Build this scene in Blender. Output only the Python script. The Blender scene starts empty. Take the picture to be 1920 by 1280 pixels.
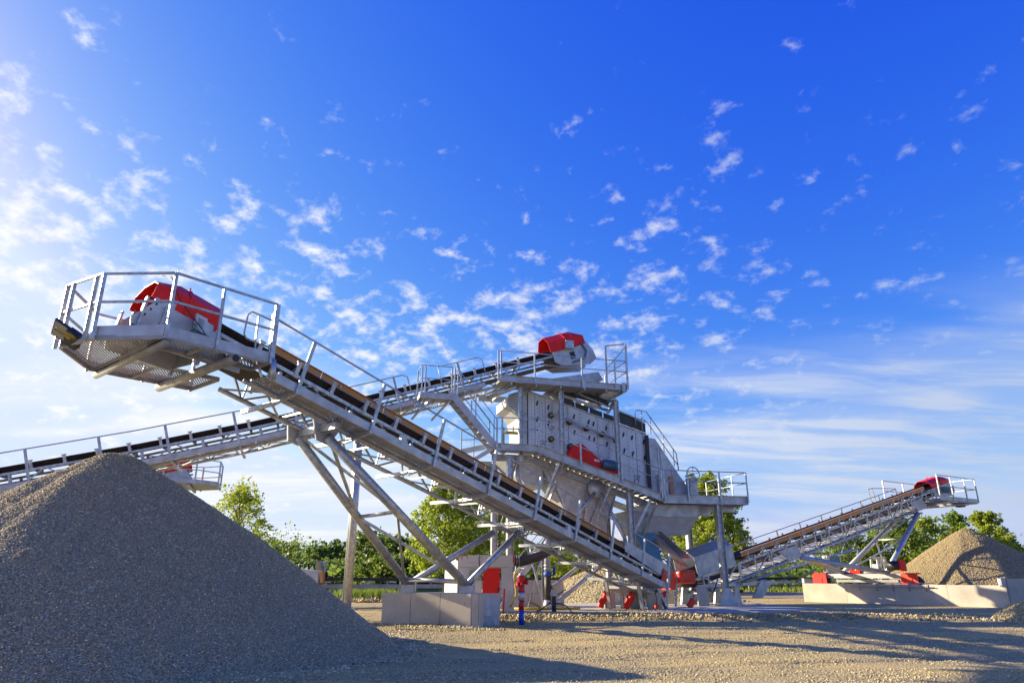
import bpy, math, random
import numpy as np
from mathutils import Vector as V, Matrix
R_ = math.radians
random.seed(7); rng = np.random.default_rng(7)
SC = bpy.context.scene; COL = SC.collection

# ---------------------------------------------------------------- camera
FPX = 1300.0; PITCH = math.atan(440/FPX); CAMH = 1.3
cam_d = bpy.data.cameras.new('camera'); cam = bpy.data.objects.new('camera', cam_d); COL.objects.link(cam)
cam.location = (0, 0, CAMH); cam.rotation_euler = (R_(90)+PITCH, 0, 0)
cam_d.sensor_width = 36; cam_d.lens = 36*FPX/1920; cam_d.clip_end = 5000; cam_d.clip_start = .1
SC.camera = cam
FW = V((0, math.cos(PITCH), math.sin(PITCH))); UPV = V((0, -math.sin(PITCH), math.cos(PITCH)))
def at(x, y, Y):                                     # a place seen at x, y of the photo, Y metres up the yard
    d = FW + V((1, 0, 0))*((x-960)/FPX) - UPV*((y-640)/FPX)
    return V((0, 0, CAMH)) + d*(Y/d.y)

# ---------------------------------------------------------------- sky, sun, exposure
SUN_AZ, SUN_EL = 160.0, 19.5                         # azimuth counted from +X towards +Y
w = bpy.data.worlds.new('World'); SC.world = w; w.use_nodes = True
nt = w.node_tree; N = nt.nodes; L = nt.links; N.clear()
def nd(t, **k):
    n = N.new(t)
    for a, b in k.items(): setattr(n, a, b)
    return n
out = nd('ShaderNodeOutputWorld'); bg = nd('ShaderNodeBackground'); L.new(bg.outputs[0], out.inputs[0])
sky = nd('ShaderNodeTexSky', sky_type='NISHITA', sun_disc=False)
sky.sun_elevation = R_(SUN_EL); sky.sun_rotation = R_(90-SUN_AZ); sky.air_density = 1.0; sky.dust_density = 1.0; sky.ozone_density = 3.0
tc = nd('ShaderNodeTexCoord'); sep = nd('ShaderNodeSeparateXYZ'); L.new(tc.outputs['Generated'], sep.inputs[0])
def M(op, a, b=None, c=None):
    m = nd('ShaderNodeMath', operation=op)
    for i, v in enumerate((a, b, c)):
        if v is None: continue
        if isinstance(v, (int, float)): m.inputs[i].default_value = v
        else: L.new(v, m.inputs[i])
    return m.outputs[0]
# richer blue and softer contrast: one curve per channel over the whole sky
sc_ = nd('ShaderNodeSeparateColor'); L.new(sky.outputs[0], sc_.inputs[0]); cc_ = nd('ShaderNodeCombineColor')
chn = [M('MULTIPLY', M('POWER', M('MULTIPLY', sc_.outputs[i], .1), pw), k*4.67) for i, (pw, k) in enumerate(((2.15, 7.8), (1.42, 2.55), (.26, 1.18)))]
chn[1] = M('MINIMUM', chn[1], 3.85); chn[0] = M('MINIMUM', chn[0], M('MULTIPLY', chn[1], .86))
for i in range(3): L.new(chn[i], cc_.inputs[i])
def proj_(h):
    zz = M('ADD', M('MAXIMUM', sep.outputs[2], 0.0), h); c = nd('ShaderNodeCombineXYZ')
    L.new(M('DIVIDE', sep.outputs[0], zz), c.inputs[0]); L.new(M('DIVIDE', sep.outputs[1], zz), c.inputs[1]); return c.outputs[0]
vecA, vecB = proj_(.30), proj_(.12)
def noise(vec, scale, det, rough, dist=0, off=(0, 0, 0), sc=(1, 1, 1), rot=0):
    mp = nd('ShaderNodeMapping'); mp.inputs['Location'].default_value = off; mp.inputs['Scale'].default_value = sc; mp.inputs['Rotation'].default_value = (0, 0, rot)
    L.new(vec, mp.inputs[0])
    n = nd('ShaderNodeTexNoise'); n.inputs['Scale'].default_value = scale; n.inputs['Detail'].default_value = det; n.inputs['Roughness'].default_value = rough; n.inputs['Distortion'].default_value = dist
    L.new(mp.outputs[0], n.inputs['Vector']); return n.outputs[0]
def ramp(fac, a, b):
    r = nd('ShaderNodeMapRange', interpolation_type='SMOOTHSTEP'); L.new(fac, r.inputs[0])
    r.inputs[1].default_value = a; r.inputs[2].default_value = b; return r.outputs[0]
puffs = noise(vecA, 15.0, 9, .60, .12, (3.1, 1.7, 0), (1, .95, 1), .5)
field = noise(vecA, 1.5, 2, .5, 0, (1.15, 4.3, 0))
lowf = M('MULTIPLY', M('SUBTRACT', 1.0, ramp(sep.outputs[2], .30, .78)), M('ADD', .45, M('MULTIPLY', ramp(sep.outputs[2], .08, .30), .55)))          # more cloud low down, little overhead
band = M('ADD', M('MULTIPLY', field, .36), M('MULTIPLY', lowf, .15))
sunv = nd('ShaderNodeVectorMath', operation='DOT_PRODUCT'); L.new(tc.outputs['Generated'], sunv.inputs[0])
sunv.inputs[1].default_value = (math.cos(R_(SUN_AZ)), math.sin(R_(SUN_AZ)), .2)
sidef = ramp(sunv.outputs['Value'], -.9, .9)
cl1 = M('MULTIPLY', ramp(M('ADD', M('ADD', puffs, band), M('MULTIPLY', sidef, .11)), .895, 1.15), M('ADD', .60, M('MULTIPLY', sidef, .34)))
sheet = noise(vecB, .8, 8, .52, .3, (7.4, 2.2, 0), (.6, 1.5, 1), -.45)
sheetm = M('MULTIPLY', ramp(M('SUBTRACT', sheet, M('MULTIPLY', sidef, .22)), .24, .42), M('SUBTRACT', 1.0, ramp(M('ADD', sep.outputs[2], M('MULTIPLY', sheet, .42)), .43, .53)))
wisp = noise(vecB, 3.2, 7, .58, .4, (2.2, 9.1, 0), (.5, 1.6, 1), -.35)
cl2 = M('MULTIPLY', sheetm, M('ADD', .38, M('MULTIPLY', ramp(wisp, .38, .64), .50)))
cld = M('MINIMUM', M('ADD', cl1, M('MULTIPLY', cl2, M('SUBTRACT', 1.0, cl1))), .93)
cm = nd('ShaderNodeMix', data_type='RGBA'); L.new(sidef, cm.inputs[0])          # cloud lit from the sun side, greyer away from it
cm.inputs[6].default_value = (1.55, 2.15, 3.35, 1); cm.inputs[7].default_value = (4.75, 4.75, 4.85, 1)
mixc = nd('ShaderNodeMix', data_type='RGBA'); L.new(cld, mixc.inputs[0]); L.new(cc_.outputs[0], mixc.inputs[6]); L.new(cm.outputs[2], mixc.inputs[7])
L.new(mixc.outputs[2], bg.inputs[0]); bg.inputs[1].default_value = .077
sd = bpy.data.lights.new('sun', 'SUN'); sd.energy = 3.9; sd.angle = R_(.55); sd.color = (1.0, .86, .62)
so = bpy.data.objects.new('sun', sd); COL.objects.link(so)
svec = V((math.cos(R_(SUN_AZ))*math.cos(R_(SUN_EL)), math.sin(R_(SUN_AZ))*math.cos(R_(SUN_EL)), math.sin(R_(SUN_EL))))
so.rotation_euler = svec.to_track_quat('Z', 'Y').to_euler()
SC.view_settings.view_transform = 'Standard'; SC.view_settings.look = 'None'; SC.view_settings.gamma = 1; SC.view_settings.exposure = 1.5
SC.view_settings.use_curve_mapping = False

# ---------------------------------------------------------------- materials
def mat(name, col, rough=.6, metal=0, col2=None, scale=3, bump=0, bscale=40, detail=4, contrast=(.35, .65), rough2=None, spec=.5, island=None, trans=0):
    m = bpy.data.materials.new(name); m.use_nodes = True; t = m.node_tree; p = t.nodes['Principled BSDF']
    p.inputs['Base Color'].default_value = (*col, 1); p.inputs['Roughness'].default_value = rough; p.inputs['Metallic'].default_value = metal
    p.inputs['Specular IOR Level'].default_value = spec
    g = t.nodes.new('ShaderNodeNewGeometry')
    def nz(s, d=detail):
        n = t.nodes.new('ShaderNodeTexNoise'); n.inputs['Scale'].default_value = s; n.inputs['Detail'].default_value = d; t.links.new(g.outputs['Position'], n.inputs['Vector']); return n
    last = None
    if col2:
        n = nz(scale); r = t.nodes.new('ShaderNodeMapRange'); r.inputs[1].default_value, r.inputs[2].default_value = contrast
        t.links.new(n.outputs[0], r.inputs[0]); mx = t.nodes.new('ShaderNodeMix'); mx.data_type = 'RGBA'
        t.links.new(r.outputs[0], mx.inputs[0]); mx.inputs[6].default_value = (*col, 1); mx.inputs[7].default_value = (*col2, 1)
        last = mx.outputs[2]
        if rough2 is not None:
            r2 = t.nodes.new('ShaderNodeMapRange'); t.links.new(n.outputs[0], r2.inputs[0]); r2.inputs[1].default_value, r2.inputs[2].default_value = contrast
            r2.inputs[3].default_value = rough; r2.inputs[4].default_value = rough2; t.links.new(r2.outputs[0], p.inputs['Roughness'])
    if island:
        cr = t.nodes.new('ShaderNodeValToRGB'); t.links.new(g.outputs['Random Per Island'], cr.inputs[0])
        e = cr.color_ramp.elements; e[0].position = 0; e[0].color = (*island[0], 1); e[1].position = 1; e[1].color = (*island[-1], 1)
        for i, c in enumerate(island[1:-1]): x = e.new((i+1)/(len(island)-1)); x.color = (*c, 1)
        last = cr.outputs[0]
    if last: t.links.new(last, p.inputs['Base Color'])
    if bump:
        n = nz(bscale, 6); b = t.nodes.new('ShaderNodeBump'); b.inputs['Strength'].default_value = bump; b.inputs['Distance'].default_value = .02
        t.links.new(n.outputs[0], b.inputs['Height']); t.links.new(b.outputs[0], p.inputs['Normal'])
    if trans:
        tr = t.nodes.new('ShaderNodeBsdfTranslucent'); ms = t.nodes.new('ShaderNodeMixShader'); ms.inputs[0].default_value = trans
        if last: t.links.new(last, tr.inputs[0])
        else: tr.inputs[0].default_value = (*col, 1)
        o = t.nodes['Material Output']; t.links.new(p.outputs[0], ms.inputs[1]); t.links.new(tr.outputs[0], ms.inputs[2]); t.links.new(ms.outputs[0], o.inputs[0])
    return m
GALV = mat('galvanised', (.54, .55, .56), .34, .68, (.37, .38, .39), 7, .12, 30, rough2=.52)
GALVP = mat('galvanised_plate', (.50, .51, .52), .40, .5, (.40, .41, .42), 3.2, .10, 14, rough2=.6)
GALVD = mat('galvanised_dull', (.38, .385, .38), .6, .35, (.28, .285, .28), 2.5, .15, 20)
PANEL = mat('screen_panel', (.60, .61, .64), .42, .25, (.52, .53, .56), 1.2, .08, 9)
RED = mat('red_paint', (.80, .016, .010), .45, 0, (.68, .014, .010), 2.5, .05, 8, spec=.3)
ORED = mat('orange_red_plastic', (.78, .055, .015), .4, 0, (.62, .03, .012), 3)
RUBBER = mat('belt_rubber', (.022, .017, .015), .65, 0, (.045, .032, .026), 6, .2, 30)
BLACK = mat('black_steel', (.02, .02, .022), .5)
DARKMESH = mat('rubber_curtain', (.05, .052, .055), .6, 0, (.035, .036, .04), 6)
RUST = mat('weathered_guard', (.62, .27, .07), .62, 0, (.46, .31, .19), 1.1, .1, 20, contrast=(.45, .62))
ROLLER = mat('roller_steel', (.34, .32, .29), .45, .5, (.2, .18, .16), 12)
CONC = mat('concrete', (.60, .525, .41), .85, 0, (.42, .375, .30), 1.1, .25, 22, detail=10, contrast=(.38, .72))
CONCG = mat('concrete_grey', (.48, .44, .36), .85, 0, (.37, .34, .285), 1.8, .3, 25, detail=8)
CONCD = mat('concrete_stain', (.27, .245, .22), .9, 0, (.42, .41, .40), 5, .1)
CONCW = mat('concrete_wash', (.55, .55, .54), .85, 0, (.44, .43, .41), 4, .1)
WHITE = mat('cabin_white', (.62, .60, .56), .55, 0, (.52, .50, .46), 1.6)
BLUE = mat('hydrant_blue', (.012, .06, .50), .4)
HRED = mat('hydrant_red', (.62, .015, .012), .3, 0, (.50, .01, .01), 9)
SILV = mat('silver_band', (.55, .56, .56), .4, .4)
YEL = mat('yellow_hose', (.62, .42, .03), .5, 0, (.5, .33, .03), 8)
YPIPE = mat('yellow_paint', (.42, .32, .07), .5)
HOSE = mat('dark_hose', (.05, .045, .042), .55, 0, (.08, .07, .06), 10, .3, 40)
MOTOR = mat('motor_blue_grey', (.10, .20, .26), .45, .2, (.07, .15, .2), 6)
LAMPG = mat('lamp_glass', (.25, .25, .24), .15, 0)
WATER = mat('lake_water', (.05, .12, .10), .08, 0, bump=.15, bscale=3)
GLASSY = mat('window_glass', (.30, .29, .20), .12, .2)
BARK = mat('bark', (.09, .075, .055), .9, 0, (.14, .12, .09), 8)
def leaf(n, cs): return mat(n, cs[0], .5, 0, island=cs, trans=.55)
LEAF_A = leaf('poplar_leaves', [(0.204, 0.269, 0.019), (0.326, 0.403, 0.029), (0.449, 0.480, 0.040), (0.265, 0.346, 0.029), (0.530, 0.576, 0.059)])
LEAF_B = leaf('dark_leaves', [(0.099, 0.154, 0.022), (0.166, 0.237, 0.029), (0.247, 0.307, 0.034), (0.133, 0.196, 0.029)])
LEAF_C = leaf('mid_leaves', [(0.128, 0.200, 0.021), (0.213, 0.300, 0.029), (0.276, 0.360, 0.040), (0.170, 0.260, 0.029)])
LEAF_D = leaf('far_leaves', [(0.113, 0.182, 0.040), (0.169, 0.243, 0.046), (0.225, 0.304, 0.053), (0.135, 0.202, 0.046)])
GRASSM = mat('grass_blades', (.14, .22, .03), .6, 0, island=[(0.150, 0.238, 0.020), (0.300, 0.378, 0.040), (0.225, 0.280, 0.030)], trans=.3)
def stones_mat(name, ramp_):
    return mat(name, ramp_[0], .75, 0, island=ramp_, bump=.2, bscale=60)
PILESTONE = stones_mat('crushed_dark_stone', [(0.237, 0.190, 0.116), (0.392, 0.310, 0.174), (0.551, 0.441, 0.254), (0.335, 0.267, 0.170), (0.747, 0.605, 0.351), (0.452, 0.343, 0.179), (1.179, 0.981, 0.586)])
YARDSTONE = stones_mat('yard_stone', [(0.232, 0.187, 0.095), (0.414, 0.339, 0.174), (0.562, 0.462, 0.231), (0.330, 0.273, 0.148), (0.694, 0.562, 0.271), (0.479, 0.360, 0.156), (0.891, 0.750, 0.396)])
TANSTONE = stones_mat('tan_stone', [(0.248, 0.188, 0.086), (0.410, 0.309, 0.143), (0.497, 0.376, 0.178), (0.336, 0.276, 0.157), (0.621, 0.498, 0.257)])
def gravel_mat(name, cols, vs, patch=None, disp=.35):
    m = bpy.data.materials.new(name); m.use_nodes = True; t = m.node_tree; p = t.nodes['Principled BSDF']; p.inputs['Roughness'].default_value = .85
    p.inputs['Specular IOR Level'].default_value = .3
    g = t.nodes.new('ShaderNodeNewGeometry'); prev = None; hts = []
    def vor(s):
        v = t.nodes.new('ShaderNodeTexVoronoi'); v.inputs['Scale'].default_value = s; t.links.new(g.outputs['Position'], v.inputs['Vector']); return v
    v = vor(vs); v2 = vor(vs*.45)
    cr = t.nodes.new('ShaderNodeValToRGB'); sp = t.nodes.new('ShaderNodeSeparateColor'); t.links.new(v.outputs['Color'], sp.inputs[0]); t.links.new(sp.outputs[0], cr.inputs[0])
    e = cr.color_ramp.elements; e[0].color = (*cols[0], 1); e[1].color = (*cols[-1], 1)
    for i, c in enumerate(cols[1:-1]): x = e.new((i+1)/(len(cols)-1)); x.color = (*c, 1)
    col = cr.outputs[0]
    if patch:
        pc, sc, lo, hi, st = patch
        n = t.nodes.new('ShaderNodeTexNoise'); n.inputs['Scale'].default_value = sc; n.inputs['Detail'].default_value = 8; n.inputs['Roughness'].default_value = .62; n.inputs['Distortion'].default_value = .6
        mp = t.nodes.new('ShaderNodeMapping'); mp.inputs['Scale'].default_value = st; t.links.new(g.outputs['Position'], mp.inputs[0]); t.links.new(mp.outputs[0], n.inputs['Vector'])
        r = t.nodes.new('ShaderNodeMapRange'); r.inputs[1].default_value = lo; r.inputs[2].default_value = hi; t.links.new(n.outputs[0], r.inputs[0])
        n2 = t.nodes.new('ShaderNodeTexNoise'); n2.inputs['Scale'].default_value = 1.8; n2.inputs['Detail'].default_value = 6; t.links.new(g.outputs['Position'], n2.inputs['Vector'])
        mc = t.nodes.new('ShaderNodeMix'); mc.data_type = 'RGBA'; t.links.new(n2.outputs[0], mc.inputs[0]); mc.inputs[6].default_value = (*pc[0], 1); mc.inputs[7].default_value = (*pc[1], 1)
        mx = t.nodes.new('ShaderNodeMix'); mx.data_type = 'RGBA'; t.links.new(r.outputs[0], mx.inputs[0]); t.links.new(col, mx.inputs[6]); t.links.new(mc.outputs[2], mx.inputs[7]); col = mx.outputs[2]
    t.links.new(col, p.inputs['Base Color'])
    b = t.nodes.new('ShaderNodeBump'); b.inputs['Strength'].default_value = disp; b.inputs['Distance'].default_value = .03; b.invert = True
    t.links.new(v.outputs['Distance'], b.inputs['Height'])
    b2 = t.nodes.new('ShaderNodeBump'); b2.inputs['Strength'].default_value = disp*.7; b2.inputs['Distance'].default_value = .05; b2.invert = True
    t.links.new(v2.outputs['Distance'], b2.inputs['Height']); t.links.new(b.outputs[0], b2.inputs['Normal']); t.links.new(b2.outputs[0], p.inputs['Normal'])
    return m
GROUND = gravel_mat('yard_gravel', [(0.215, 0.168, 0.086), (0.365, 0.287, 0.143), (0.497, 0.393, 0.194), (0.315, 0.253, 0.128), (0.630, 0.499, 0.241)], 42, (((.62, .46, .165), (.50, .385, .175)), .35, .46, .62, (.5, 1.3, 1)), .65)
PILEM = gravel_mat('pile_gravel', [(0.275, 0.222, 0.136), (0.432, 0.343, 0.198), (0.590, 0.474, 0.276), (0.354, 0.287, 0.179), (0.865, 0.703, 0.396)], 46, None, 1)
PILET = gravel_mat('tan_gravel', [(0.178, 0.140, 0.076), (0.272, 0.211, 0.115), (0.356, 0.279, 0.151), (0.231, 0.183, 0.108), (0.419, 0.336, 0.194)], 20, None, 1)
PILEG = gravel_mat('grey_gravel', [(0.216, 0.180, 0.104), (0.351, 0.294, 0.168), (0.459, 0.384, 0.224), (0.567, 0.480, 0.288)], 18, None, 1)

# ---------------------------------------------------------------- building blocks
ORG = {}
def tag(o, label=None, cat=None, group=None, kind=None):
    if label: o['label'] = label
    if cat: o['category'] = cat
    if group: o['group'] = group
    if kind: o['kind'] = kind
    return o
def thing(name, label, cat, loc, group=None):
    o = bpy.data.objects.new(name, None); COL.objects.link(o); o.location = loc; o.empty_display_size = .3
    ORG[o.name] = V(loc); return tag(o, label, cat, group)
class MB:
    def __init__(s): s.v = []; s.f = []
    def add(s, vs, fs):
        k = len(s.v); s.v += [V(v) for v in vs]; s.f += [tuple(k+i for i in f) for f in fs]; return s
    def box(s, c, x, y, z):                           # centre and three half-axis vectors
        c, x, y, z = V(c), V(x), V(y), V(z)
        vs = [c+a*x+b*y+d*z for d in (-1, 1) for b in (-1, 1) for a in (-1, 1)]
        return s.add(vs, [(0, 2, 3, 1), (4, 5, 7, 6), (0, 1, 5, 4), (2, 6, 7, 3), (0, 4, 6, 2), (1, 3, 7, 5)])
    def beam(s, a, b, wd, ht, up=V((0, 0, 1))):
        a, b = V(a), V(b); d = b-a; l = d.length; d.normalize()
        sd = d.cross(V(up))
        if sd.length < 1e-3: sd = d.cross(V((1, 0, 0)))
        sd.normalize(); u = sd.cross(d)
        return s.box((a+b)/2, d*l/2, sd*wd/2, u*ht/2)
    def chan(s, a, b, wd, ht, up=V((0, 0, 1)), t=.012):  # C-channel: web and two flanges
        a, b = V(a), V(b); d = b-a; l = d.length; d.normalize(); sd = d.cross(V(up)).normalized(); u = sd.cross(d); c = (a+b)/2
        s.box(c-sd*(wd/2-t/2), d*l/2, sd*t/2, u*ht/2)
        for k in (-1, 1): s.box(c+u*k*(ht/2-t/2)+sd*t/2, d*l/2, sd*(wd/2-t/2), u*t/2)
        return s
    def ibeam(s, a, b, wd, ht, up=V((0, 0, 1)), t=.016):
        a, b = V(a), V(b); d = b-a; l = d.length; d.normalize(); sd = d.cross(V(up))
        if sd.length < 1e-3: sd = d.cross(V((0, 1, 0)))
        sd.normalize(); u = sd.cross(d); c = (a+b)/2
        s.box(c, d*l/2, sd*t/2, u*(ht/2-t))
        for k in (-1, 1): s.box(c+u*k*(ht/2-t/2), d*l/2, sd*wd/2, u*t/2)
        return s
    def tube(s, pts, r, n=8, cap=True):
        pts = [V(p) for p in pts]; k = len(pts); rs = r if isinstance(r, (list, tuple)) else [r]*k
        base = len(s.v); prev = None
        for i, p in enumerate(pts):
            d = (pts[min(i+1, k-1)]-pts[max(i-1, 0)]).normalized()
            if prev is None: x = d.cross(V((0, 0, 1)) if abs(d.z) < .9 else V((1, 0, 0))).normalized()
            else: x = (prev-d*prev.dot(d)).normalized()
            prev = x; y = d.cross(x)
            s.v += [p+(x*math.cos(2*math.pi*j/n)+y*math.sin(2*math.pi*j/n))*rs[i] for j in range(n)]
        for i in range(k-1):
            for j in range(n):
                a = base+i*n+j; b = base+i*n+(j+1) % n; s.f.append((a, b, b+n, a+n))
        if cap: s.f.append(tuple(base+j for j in reversed(range(n)))); s.f.append(tuple(base+(k-1)*n+j for j in range(n)))
        return s
    def prism(s, poly, off):                          # flat polygon (3D points) pushed along off
        n = len(poly); off = V(off); vs = [V(p) for p in poly]+[V(p)+off for p in poly]
        fs = [tuple(range(n))[::-1], tuple(range(n, 2*n))]+[(i, (i+1) % n, n+(i+1) % n, n+i) for i in range(n)]
        return s.add(vs, fs)
    def loft(s, rings, cap=True, closed=True):
        base = len(s.v); n = len(rings[0])
        for r in rings: s.v += [V(p) for p in r]
        for i in range(len(rings)-1):
            for j in range(n if closed else n-1):
                a = base+i*n+j; b = base+i*n+(j+1) % n; s.f.append((a, b, b+n, a+n))
        if cap: s.f.append(tuple(base+j for j in reversed(range(n)))); s.f.append(tuple(base+(len(rings)-1)*n+j for j in range(n)))
        return s
    def build(s, name, m, parent=None, smooth=False, fix=True):
        me = bpy.data.meshes.new(name); o0 = ORG.get(parent.name, V((0, 0, 0))) if parent else V((0, 0, 0))
        me.from_pydata([v-o0 for v in s.v], [], s.f); me.materials.append(m)
        if fix and len(s.f) < 4000:
            import bmesh
            b = bmesh.new(); b.from_mesh(me); bmesh.ops.recalc_face_normals(b, faces=b.faces); b.to_mesh(me); b.free()
        if smooth: me.shade_smooth() if hasattr(me, 'shade_smooth') else None
        o = bpy.data.objects.new(name, me); COL.objects.link(o)
        if parent: o.parent = parent; ORG[o.name] = o0
        return o
def beam(P, name, m, a, b, wd, ht, up=V((0, 0, 1))): return MB().beam(a, b, wd, ht, up).build(name, m, P)
def tube(P, name, m, pts, r, n=8, smooth=True): return MB().tube(pts, r, n).build(name, m, P, smooth)
def npmesh(name, verts, faces, m, parent=None):      # fast mesh from numpy: all faces with the same corner count
    me = bpy.data.meshes.new(name); nv = len(verts); nf, k = faces.shape
    if parent: verts = verts-np.array(ORG[parent.name])
    me.vertices.add(nv); me.vertices.foreach_set('co', verts.astype(np.float32).ravel())
    me.loops.add(nf*k); me.loops.foreach_set('vertex_index', faces.astype(np.int32).ravel())
    me.polygons.add(nf); me.polygons.foreach_set('loop_start', np.arange(0, nf*k, k, dtype=np.int32))
    me.update(calc_edges=True); me.materials.append(m)
    o = bpy.data.objects.new(name, me); COL.objects.link(o)
    if parent: o.parent = parent; ORG[o.name] = ORG[parent.name]
    return o
def stones(name, P, size, m, parent=None, nrm=None, flat=.7):   # P (n,3) centres, size (n,)
    n = len(P); base = np.array([[1, 0, 0], [-1, 0, 0], [0, 1, 0], [0, -1, 0], [0, 0, 1], [0, 0, -1]], float)
    q = rng.normal(size=(n, 4)); q /= np.linalg.norm(q, axis=1)[:, None]; a, b, c, d = q.T
    Rm = np.stack([1-2*(c*c+d*d), 2*(b*c-a*d), 2*(b*d+a*c), 2*(b*c+a*d), 1-2*(b*b+d*d), 2*(c*d-a*b), 2*(b*d-a*c), 2*(c*d+a*b), 1-2*(b*b+c*c)], 1).reshape(n, 3, 3)
    sc = rng.uniform(.55, 1.2, (n, 6, 1))*size[:, None, None]
    vv = np.einsum('nij,kj->nki', Rm, base)*sc; vv[:, :, 2] *= flat
    vv += P[:, None, :]
    f = np.array([[0, 2, 4], [2, 1, 4], [1, 3, 4], [3, 0, 4], [2, 0, 5], [1, 2, 5], [3, 1, 5], [0, 3, 5]])
    F_ = (f[None]+np.arange(n)[:, None, None]*6).reshape(-1, 3)
    return npmesh(name, vv.reshape(-1, 3), F_, m, parent)
def vnoise(x, y, s, seed=0):                          # smooth value noise for terrain
    xi = np.floor(x/s); yi = np.floor(y/s); fx = x/s-xi; fy = y/s-yi; fx = fx*fx*(3-2*fx); fy = fy*fy*(3-2*fy)
    def h(a, b): t = np.sin(a*127.1+b*311.7+seed*74.7)*43758.5453; return t-np.floor(t)
    return (h(xi, yi)*(1-fx)+h(xi+1, yi)*fx)*(1-fy)+(h(xi, yi+1)*(1-fx)+h(xi+1, yi+1)*fx)*fy-.5

# ---------------------------------------------------------------- ground
POTS = [(3.9, 15.6, .55, .30, -.02), (6.9, 17.6, .6, .22, .01), (8.4, 12.9, .9, .25, -.01), (9.4, 12.7, .5, .2, .0), (1.6, 13.6, .5, .2, 0)]
RUTS = [(4, 13.5, .30), (8, 17.5, .22), (3, 20.5, -.08)]
def gz(x, y):                                         # yard surface, a little lower towards the front
    x = np.asarray(x, float); y = np.asarray(y, float)
    base = -.10*np.clip((25.5-y)/3.0, 0, 1)
    near = np.clip((60-y)/20, 0, 1)
    z = base+near*(.05*vnoise(x, y, 2.3, 1)+.03*vnoise(x, y, .8, 2)+.015*vnoise(x, y, .3, 3))
    slab = np.clip((y-26.5)/1.5, 0, 1)*np.clip((50-y)/6, 0, 1)
    for (cx0, cy0, rx0, ry0, dp) in POTS:
        e = np.exp(-(((x-cx0)/rx0)**2+((y-cy0)/ry0)**2)); z = z+e*(dp+.10*vnoise(x, y, .22, 12)+.06*vnoise(x, y, .5, 14))
    for (ox, oy, ang) in RUTS:                        # pairs of wheel ruts
        dx, dy = x-ox, y-oy; d = -dx*math.sin(ang)+dy*math.cos(ang)+.25*np.sin(.18*(dx*math.cos(ang)+dy*math.sin(ang)))
        for q in (-.9, .9): z = z-near*.045*np.exp(-((d-q)/.17)**2)+near*.024*np.exp(-((np.abs(d-q)-.30)/.10)**2)
    return z*(1-slab*.75)-.01*slab
def grid(name, xs, ys, m, fz=gz):
    X_, Y_ = np.meshgrid(xs, ys); Z_ = fz(X_, Y_); v = np.stack([X_, Y_, Z_], -1).reshape(-1, 3); nx, ny = len(xs), len(ys)
    i = (np.arange(ny-1)[:, None]*nx+np.arange(nx-1)[None]).ravel(); return npmesh(name, v, np.stack([i, i+1, i+nx+1, i+nx], 1), m)
def steps(a, b, d0, g): 
    r = [a]; d = d0
    while r[-1] < b: r.append(r[-1]+d); d *= g
    return r
ys = np.array([-60, -20, -5, 0, 3]+steps(5, 1500, .09, 1.0052))
xh = np.array(steps(0.06, 1500, .11, 1.018)); xs = np.concatenate([-xh[::-1], xh])
gr = grid('ground', xs, ys, GROUND); tag(gr, kind='structure')
gr.data.shade_smooth()
# loose stones on the yard, thinning out with distance
n = 95000
Yv = 8.5+(rng.random(n)**1.25)*24; Xv = (rng.random(n)-.35)*Yv*1.45+1
dens = vnoise(Xv*.7, Yv*1.6, 2.2, 9)+.5*vnoise(Xv, Yv, .9, 5)
keep = (dens > -.12-.35*(Yv < 12)) & (rng.random(n) < 1.0); Xv, Yv = Xv[keep], Yv[keep]
sz = .007+.016*rng.random(len(Xv))**3+.00035*Yv*rng.random(len(Xv))
Pv = np.stack([Xv, Yv, gz(Xv, Yv)+sz*.25], 1)
tag(stones('loose_gravel', Pv, sz, YARDSTONE), 'loose grey and tan gravel strewn over the yard', 'gravel', kind='stuff')
n = 5200                                             # band of coarser rubble in front of the slab
Xv = rng.uniform(-1.2, 17, n); Yv = 25.6+rng.normal(0, .75, n)-.06*np.abs(Xv-4); ok = rng.random(n) < np.clip(1.2-Xv/16, .2, 1); Xv, Yv = Xv[ok], Yv[ok]
sz = .025+.06*rng.random(len(Xv))**3; Pv = np.stack([Xv, Yv, gz(Xv, Yv)+sz*.4+.05*np.exp(-((Yv-25.4)/.7)**2)], 1)
tag(stones('rubble_band', Pv, sz, TANSTONE), 'band of coarse tan rubble along the front of the concrete slab', 'rubble', kind='stuff')
n = 2600; a = rng.uniform(0, 2*np.pi, n)
Xv = rng.uniform(-6.5, -.2, n); Yv = 21.2+(-.47)*(Xv+1.1)+rng.normal(0, .28, n); sz = .02+.035*rng.random(n)**3
tag(stones('rubble_patch', np.stack([Xv, Yv, gz(Xv, Yv)+sz*.4], 1), sz, YARDSTONE), 'rubble heaped along the foot of the concrete footing block', 'rubble', kind='stuff')
sl = MB().prism([(-3.2, 26.9, -.2), (9.5, 27.9, -.2), (12.6, 30.8, -.2), (12.2, 37.5, -.2), (-3.6, 37.5, -.2)], (0, 0, .235)).build('concrete_slab', CONCG); tag(sl, kind='structure')
lk = MB().prism([(-75, 47.5, -.1), (-9, 47.5, -.1), (-5.5, 50, -.1), (-3, 110, -.1), (-75, 120, -.1)], (0, 0, .13)).build('lake', WATER); tag(lk, kind='structure')
# far road strip and dirt track at the right
rd = MB().add([(8, 47, .02), (60, 44, .02), (90, 62, .02), (8, 70, .02)], [(0, 1, 2, 3)]).build('dirt_track', mat('packed_dirt', (.30, .225, .13), .9, 0, (.24, .21, .17), .5, .3, 12)); tag(rd, kind='structure')

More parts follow.
